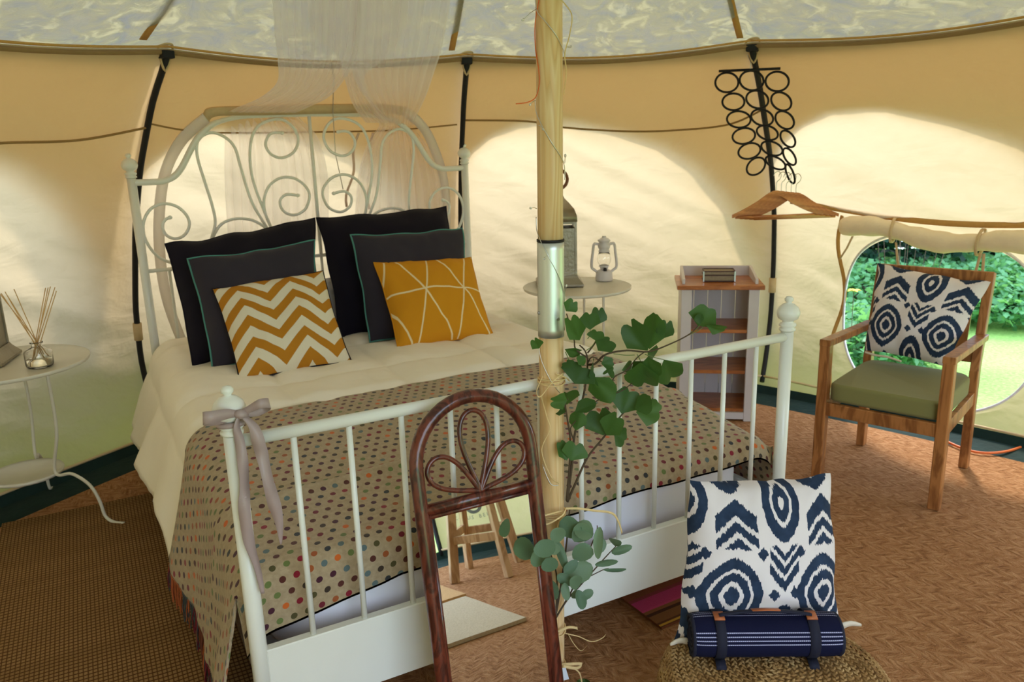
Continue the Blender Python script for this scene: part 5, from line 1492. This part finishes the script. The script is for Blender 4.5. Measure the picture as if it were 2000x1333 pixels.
# ================================================================== BEHIND THE CAMERA (seen in the mirror)
st = thing('stool', 'pale wooden four-legged stool near the front wall, seen in the mirror', 'stool', (0, 0, 0))
F4 = [Vector((.344, -2.176, 0)), Vector((.524, -2.408, 0)), Vector((.732, -2.21, 0)), Vector((.544, -1.956, 0))]; sc_ = sum(F4, Vector())/4
st.location = sc_; ORG[st.name] = sc_.copy(); tops = [sc_+(p-sc_)*.55+Vector((0, 0, .62)) for p in F4]
for p, q in zip(F4, tops): bar(p, q, .03, .046, (sc_-p)).build('leg', OAKSTOOL, st)
for i in range(4):
    f_ = .33 if i % 2 else .36; a_, b_ = F4[i]+(tops[i]-F4[i])*f_, F4[(i+1) % 4]+(tops[(i+1) % 4]-F4[(i+1) % 4])*f_; bar(a_, b_, .02, .04).build('stretcher', OAKSTOOL, st)
mb = MB(); mb.lathe([(0, .60), (.17, .60), (.18, .61), (.18, .63), (.17, .64), (0, .64)], Vector((sc_.x, sc_.y, 0)), 36); mb.build('seat', OAKSTOOL, st)
rug('door_mat', [(-.62, -1.20), (.25, -1.20), (.246, -1.80), (-.62, -1.80)], .002, JUTE, 'pale jute mat with a brown edge, seen in the mirror', .014)
rug('fibre_mat', [(-.5, -1.85), (.265, -1.84), (.262, -2.25), (-.5, -2.25)], .002, TANMAT, 'tan fibre mat behind the jute mat, seen in the mirror', .014)
# print on the canvas, reads the right way round from outside and in the mirror
def print_on_wall(text, th0, z0, size, arc, name):
    mb = MB(); R0 = rwall(-79, -38, th0, z0)-.006; n = len(text)
    for i, chh in enumerate(text):
        if chh == ' ': continue
        cu = bpy.data.curves.new('glyph', 'FONT'); cu.body = chh; cu.size = size; cu.align_x = 'CENTER'; cu.resolution_u = 2; cu.extrude = .0004
        ob = bpy.data.objects.new('glyph', cu); COL.objects.link(ob); dg = bpy.context.evaluated_depsgraph_get(); me = bpy.data.meshes.new_from_object(ob.evaluated_get(dg))
        t_ = (i-(n-1)/2); dx = t_*size*.78; dz = arc*t_*t_*size; rot = math.atan(2*arc*t_/.78)
        V = []
        for v in me.vertices:
            x = v.co.x*math.cos(rot)-v.co.y*math.sin(rot)+dx; y = v.co.x*math.sin(rot)+v.co.y*math.cos(rot)+dz
            th = th0+math.degrees(x/R0); V.append(pt(-79, -38, th, z0+y, -.016-v.co.z) )
        mb.add(V, [tuple(p.vertices) for p in me.polygons], False)
        bpy.data.objects.remove(ob); bpy.data.curves.remove(cu); bpy.data.meshes.remove(me)
    return mb.build(name, INK, bpy.data.objects['wall_front'])
print_on_wall('LOTUS BELLE', -73.9, .190, .030, .018, 'lettering')
mb = MB(); P = []
for rr3 in (.034, .040, .045):
    mb.tube([pt(-79, -38, -74.0+math.degrees(rr3*math.cos(a*PI/16)/2.7), .268+rr3*math.sin(a*PI/16), -.018) for a in range(32)], .0042, 5, closed=True)
mb.build('printed_ring_emblem', INK, bpy.data.objects['wall_front'])

# ================================================================== GARDEN OUTSIDE THE WINDOW
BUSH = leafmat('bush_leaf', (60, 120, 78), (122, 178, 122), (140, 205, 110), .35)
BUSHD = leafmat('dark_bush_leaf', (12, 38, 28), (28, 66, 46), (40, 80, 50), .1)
TRUNK = simple('tree_bark', (92, 84, 74), .9, .3, 20, .5, .02)
FLW = simple('white_petal', (240, 240, 246), .6); FLY = simple('yellow_petal', (240, 210, 40), .6)
def shrub(c, r, h, n, mat, lab, name='shrub', leaf=.06, group='shrubs beyond the lawn', seed=0):
    rr = random.Random(seed); t = thing(name, lab, name.split('_')[-1], c, 0, group); V, F = [], []
    for i in range(n):
        a = rr.uniform(0, 2*PI); e = math.acos(rr.uniform(-.75, 1)); q = rr.uniform(.72, 1.0)
        lump = 1+.22*noise.noise(Vector((math.cos(a)*2+seed, math.sin(a)*2, e*2)))
        p = Vector((math.cos(a)*math.sin(e)*r*q*lump, math.sin(a)*math.sin(e)*r*q*lump, max(.02, h*.45+math.cos(e)*h*.55*q*lump)))
        d = Vector((rr.uniform(-1, 1), rr.uniform(-1, 1), rr.uniform(-.7, .5))).normalized(); s_ = d.cross(Vector((rr.uniform(-1, 1), rr.uniform(-1, 1), 1))).normalized(); L2 = leaf*rr.uniform(.7, 1.4)
        b = len(V); V += [p, p+d*L2*.5+s_*L2*.33, p+d*L2, p+d*L2*.5-s_*L2*.33]; F.append((b, b+1, b+2, b+3))
    me = bpy.data.meshes.new('foliage'); me.from_pydata([tuple(v) for v in V], [], F); me.materials.append(mat); o = bpy.data.objects.new('foliage', me); COL.objects.link(o); o.parent = t
    mb = MB()
    for k3 in range(5):
        a = k3*1.26; mb.tube([(0, 0, 0), (math.cos(a)*r*.3, math.sin(a)*r*.3, h*.4), (math.cos(a)*r*.6, math.sin(a)*r*.6, h*.7)], [.02, .014, .006], 6)
    mb.build('stems', TRUNK, t, True); return t
LBL = ['bright green shrub seen at the left of the window', 'bright green shrub just left of the chair back in the window', 'leafy green shrub above the chair back', 'bright green shrub above the right arm of the chair', 'green shrub at the right of the window', 'green shrub at the far right edge of the view', 'low fern-like shrub at the left edge of the lawn']
for i, (x, y, dep, r, h) in enumerate([(1655, 600, 5.2, .55, .75), (1720, 575, 6.6, .8, .95), (1790, 560, 7.2, .8, .9), (1880, 560, 6.9, .8, .9), (1960, 560, 6.4, .8, .85), (2060, 560, 6.6, .9, 1.0), (1690, 600, 5.6, .4, .5)]):
    g = atd(x, y, dep); shrub((g.x, g.y, -.02), r, h*.46, 4800, BUSH, LBL[i], leaf=.06, seed=i)
LBD = ['dark evergreen bush behind the left shrub', 'dark evergreen bush behind the white flowers', 'dark evergreen bush behind the chair back', 'dark evergreen bush behind the right-hand shrubs', 'dark evergreen bush at the far right']
for i, (x, dep) in enumerate([(1660, 7.9), (1760, 8.9), (1850, 9.2), (1950, 8.6), (2080, 8.6)]):
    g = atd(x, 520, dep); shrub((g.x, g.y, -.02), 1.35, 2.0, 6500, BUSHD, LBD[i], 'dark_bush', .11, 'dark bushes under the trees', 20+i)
for i, (th, r_) in enumerate([(58, 4.1), (84, 4.3), (112, 4.2), (134, 4.1), (156, 4.3)]):  # unseen bushes, added to darken the lower canvas from outside
    shrub((r_*math.cos(R_(th)), r_*math.sin(R_(th)), -.02), .95, 1.35, 3600, BUSHD, ['unseen dark bush added to shade the shelf side of the tent', 'unseen dark bush added to shade the wall behind the head of the bed', 'unseen dark bush added to shade the left wall nearest the bed', 'unseen dark bush added to shade the left wall by the side table', 'unseen dark bush added to shade the tent, farthest left'][i], 'dark_bush', .13, 'unseen bushes added to shade the tent walls', 40+i)
for i, (x, dep) in enumerate([(1775, 8.4), (1800, 8.6), (1822, 8.9)]):
    g = atd(x, 490, dep); t = thing('tree', ['leftmost bare grey tree trunk seen under the rolled blind', 'middle bare grey tree trunk seen under the rolled blind', 'rightmost bare grey tree trunk seen under the rolled blind'][i], 'tree', (g.x, g.y, -.02), 0, 'bare trunks beyond the shrubs')
    mb = MB(); mb.tube([(0, 0, 0), (.03, 0, .8), (.0, .04, 1.8), (.05, 0, 3.2)], [.07, .06, .05, .04], 10); mb.build('trunk', TRUNK, t, True)
    mb = MB(); mb.tube([(.02, 0, 1.4), (.3, .2, 2.0), (.5, .3, 2.8)], [.03, .02, .01], 7); mb.build('branch', TRUNK, t, True)
rr = random.Random(9)
def flower_plant(c, n, sp, mat, lab, seed):
    t = thing('flowering_plant', lab, 'flower', c); q = random.Random(seed)
    for i in range(n):
        p = Vector((q.uniform(-sp, sp), q.uniform(-sp, sp)*.6, q.uniform(.62, .98))); mb = MB(); mb.tube([(p.x*.5, p.y*.5, 0), tuple(p)], .002, 5); s_ = mb.build('flower_stem', BARK, t, True)
        mb = MB()
        for k3 in range(5):
            a = k3*PI*.4; mb.add([p, p+Vector((math.cos(a)*.03, math.sin(a)*.03, .012)), p+Vector((math.cos(a+.5)*.045, math.sin(a+.5)*.045, .004)), p+Vector((math.cos(a+1)*.03, math.sin(a+1)*.03, .012))], [(0, 1, 2, 3)])
        mb.build('blossom', mat, s_, True)
g = atd(1775, 500, 5.9); flower_plant((g.x, g.y, -.02), 12, .26, FLW, 'tall plant with small white flowers in front of the shrubs', 1)
g = atd(1680, 560, 4.7); flower_plant((g.x, g.y, -.35), 2, .04, FLY, 'small plant with a yellow flower at the left of the window', 2)
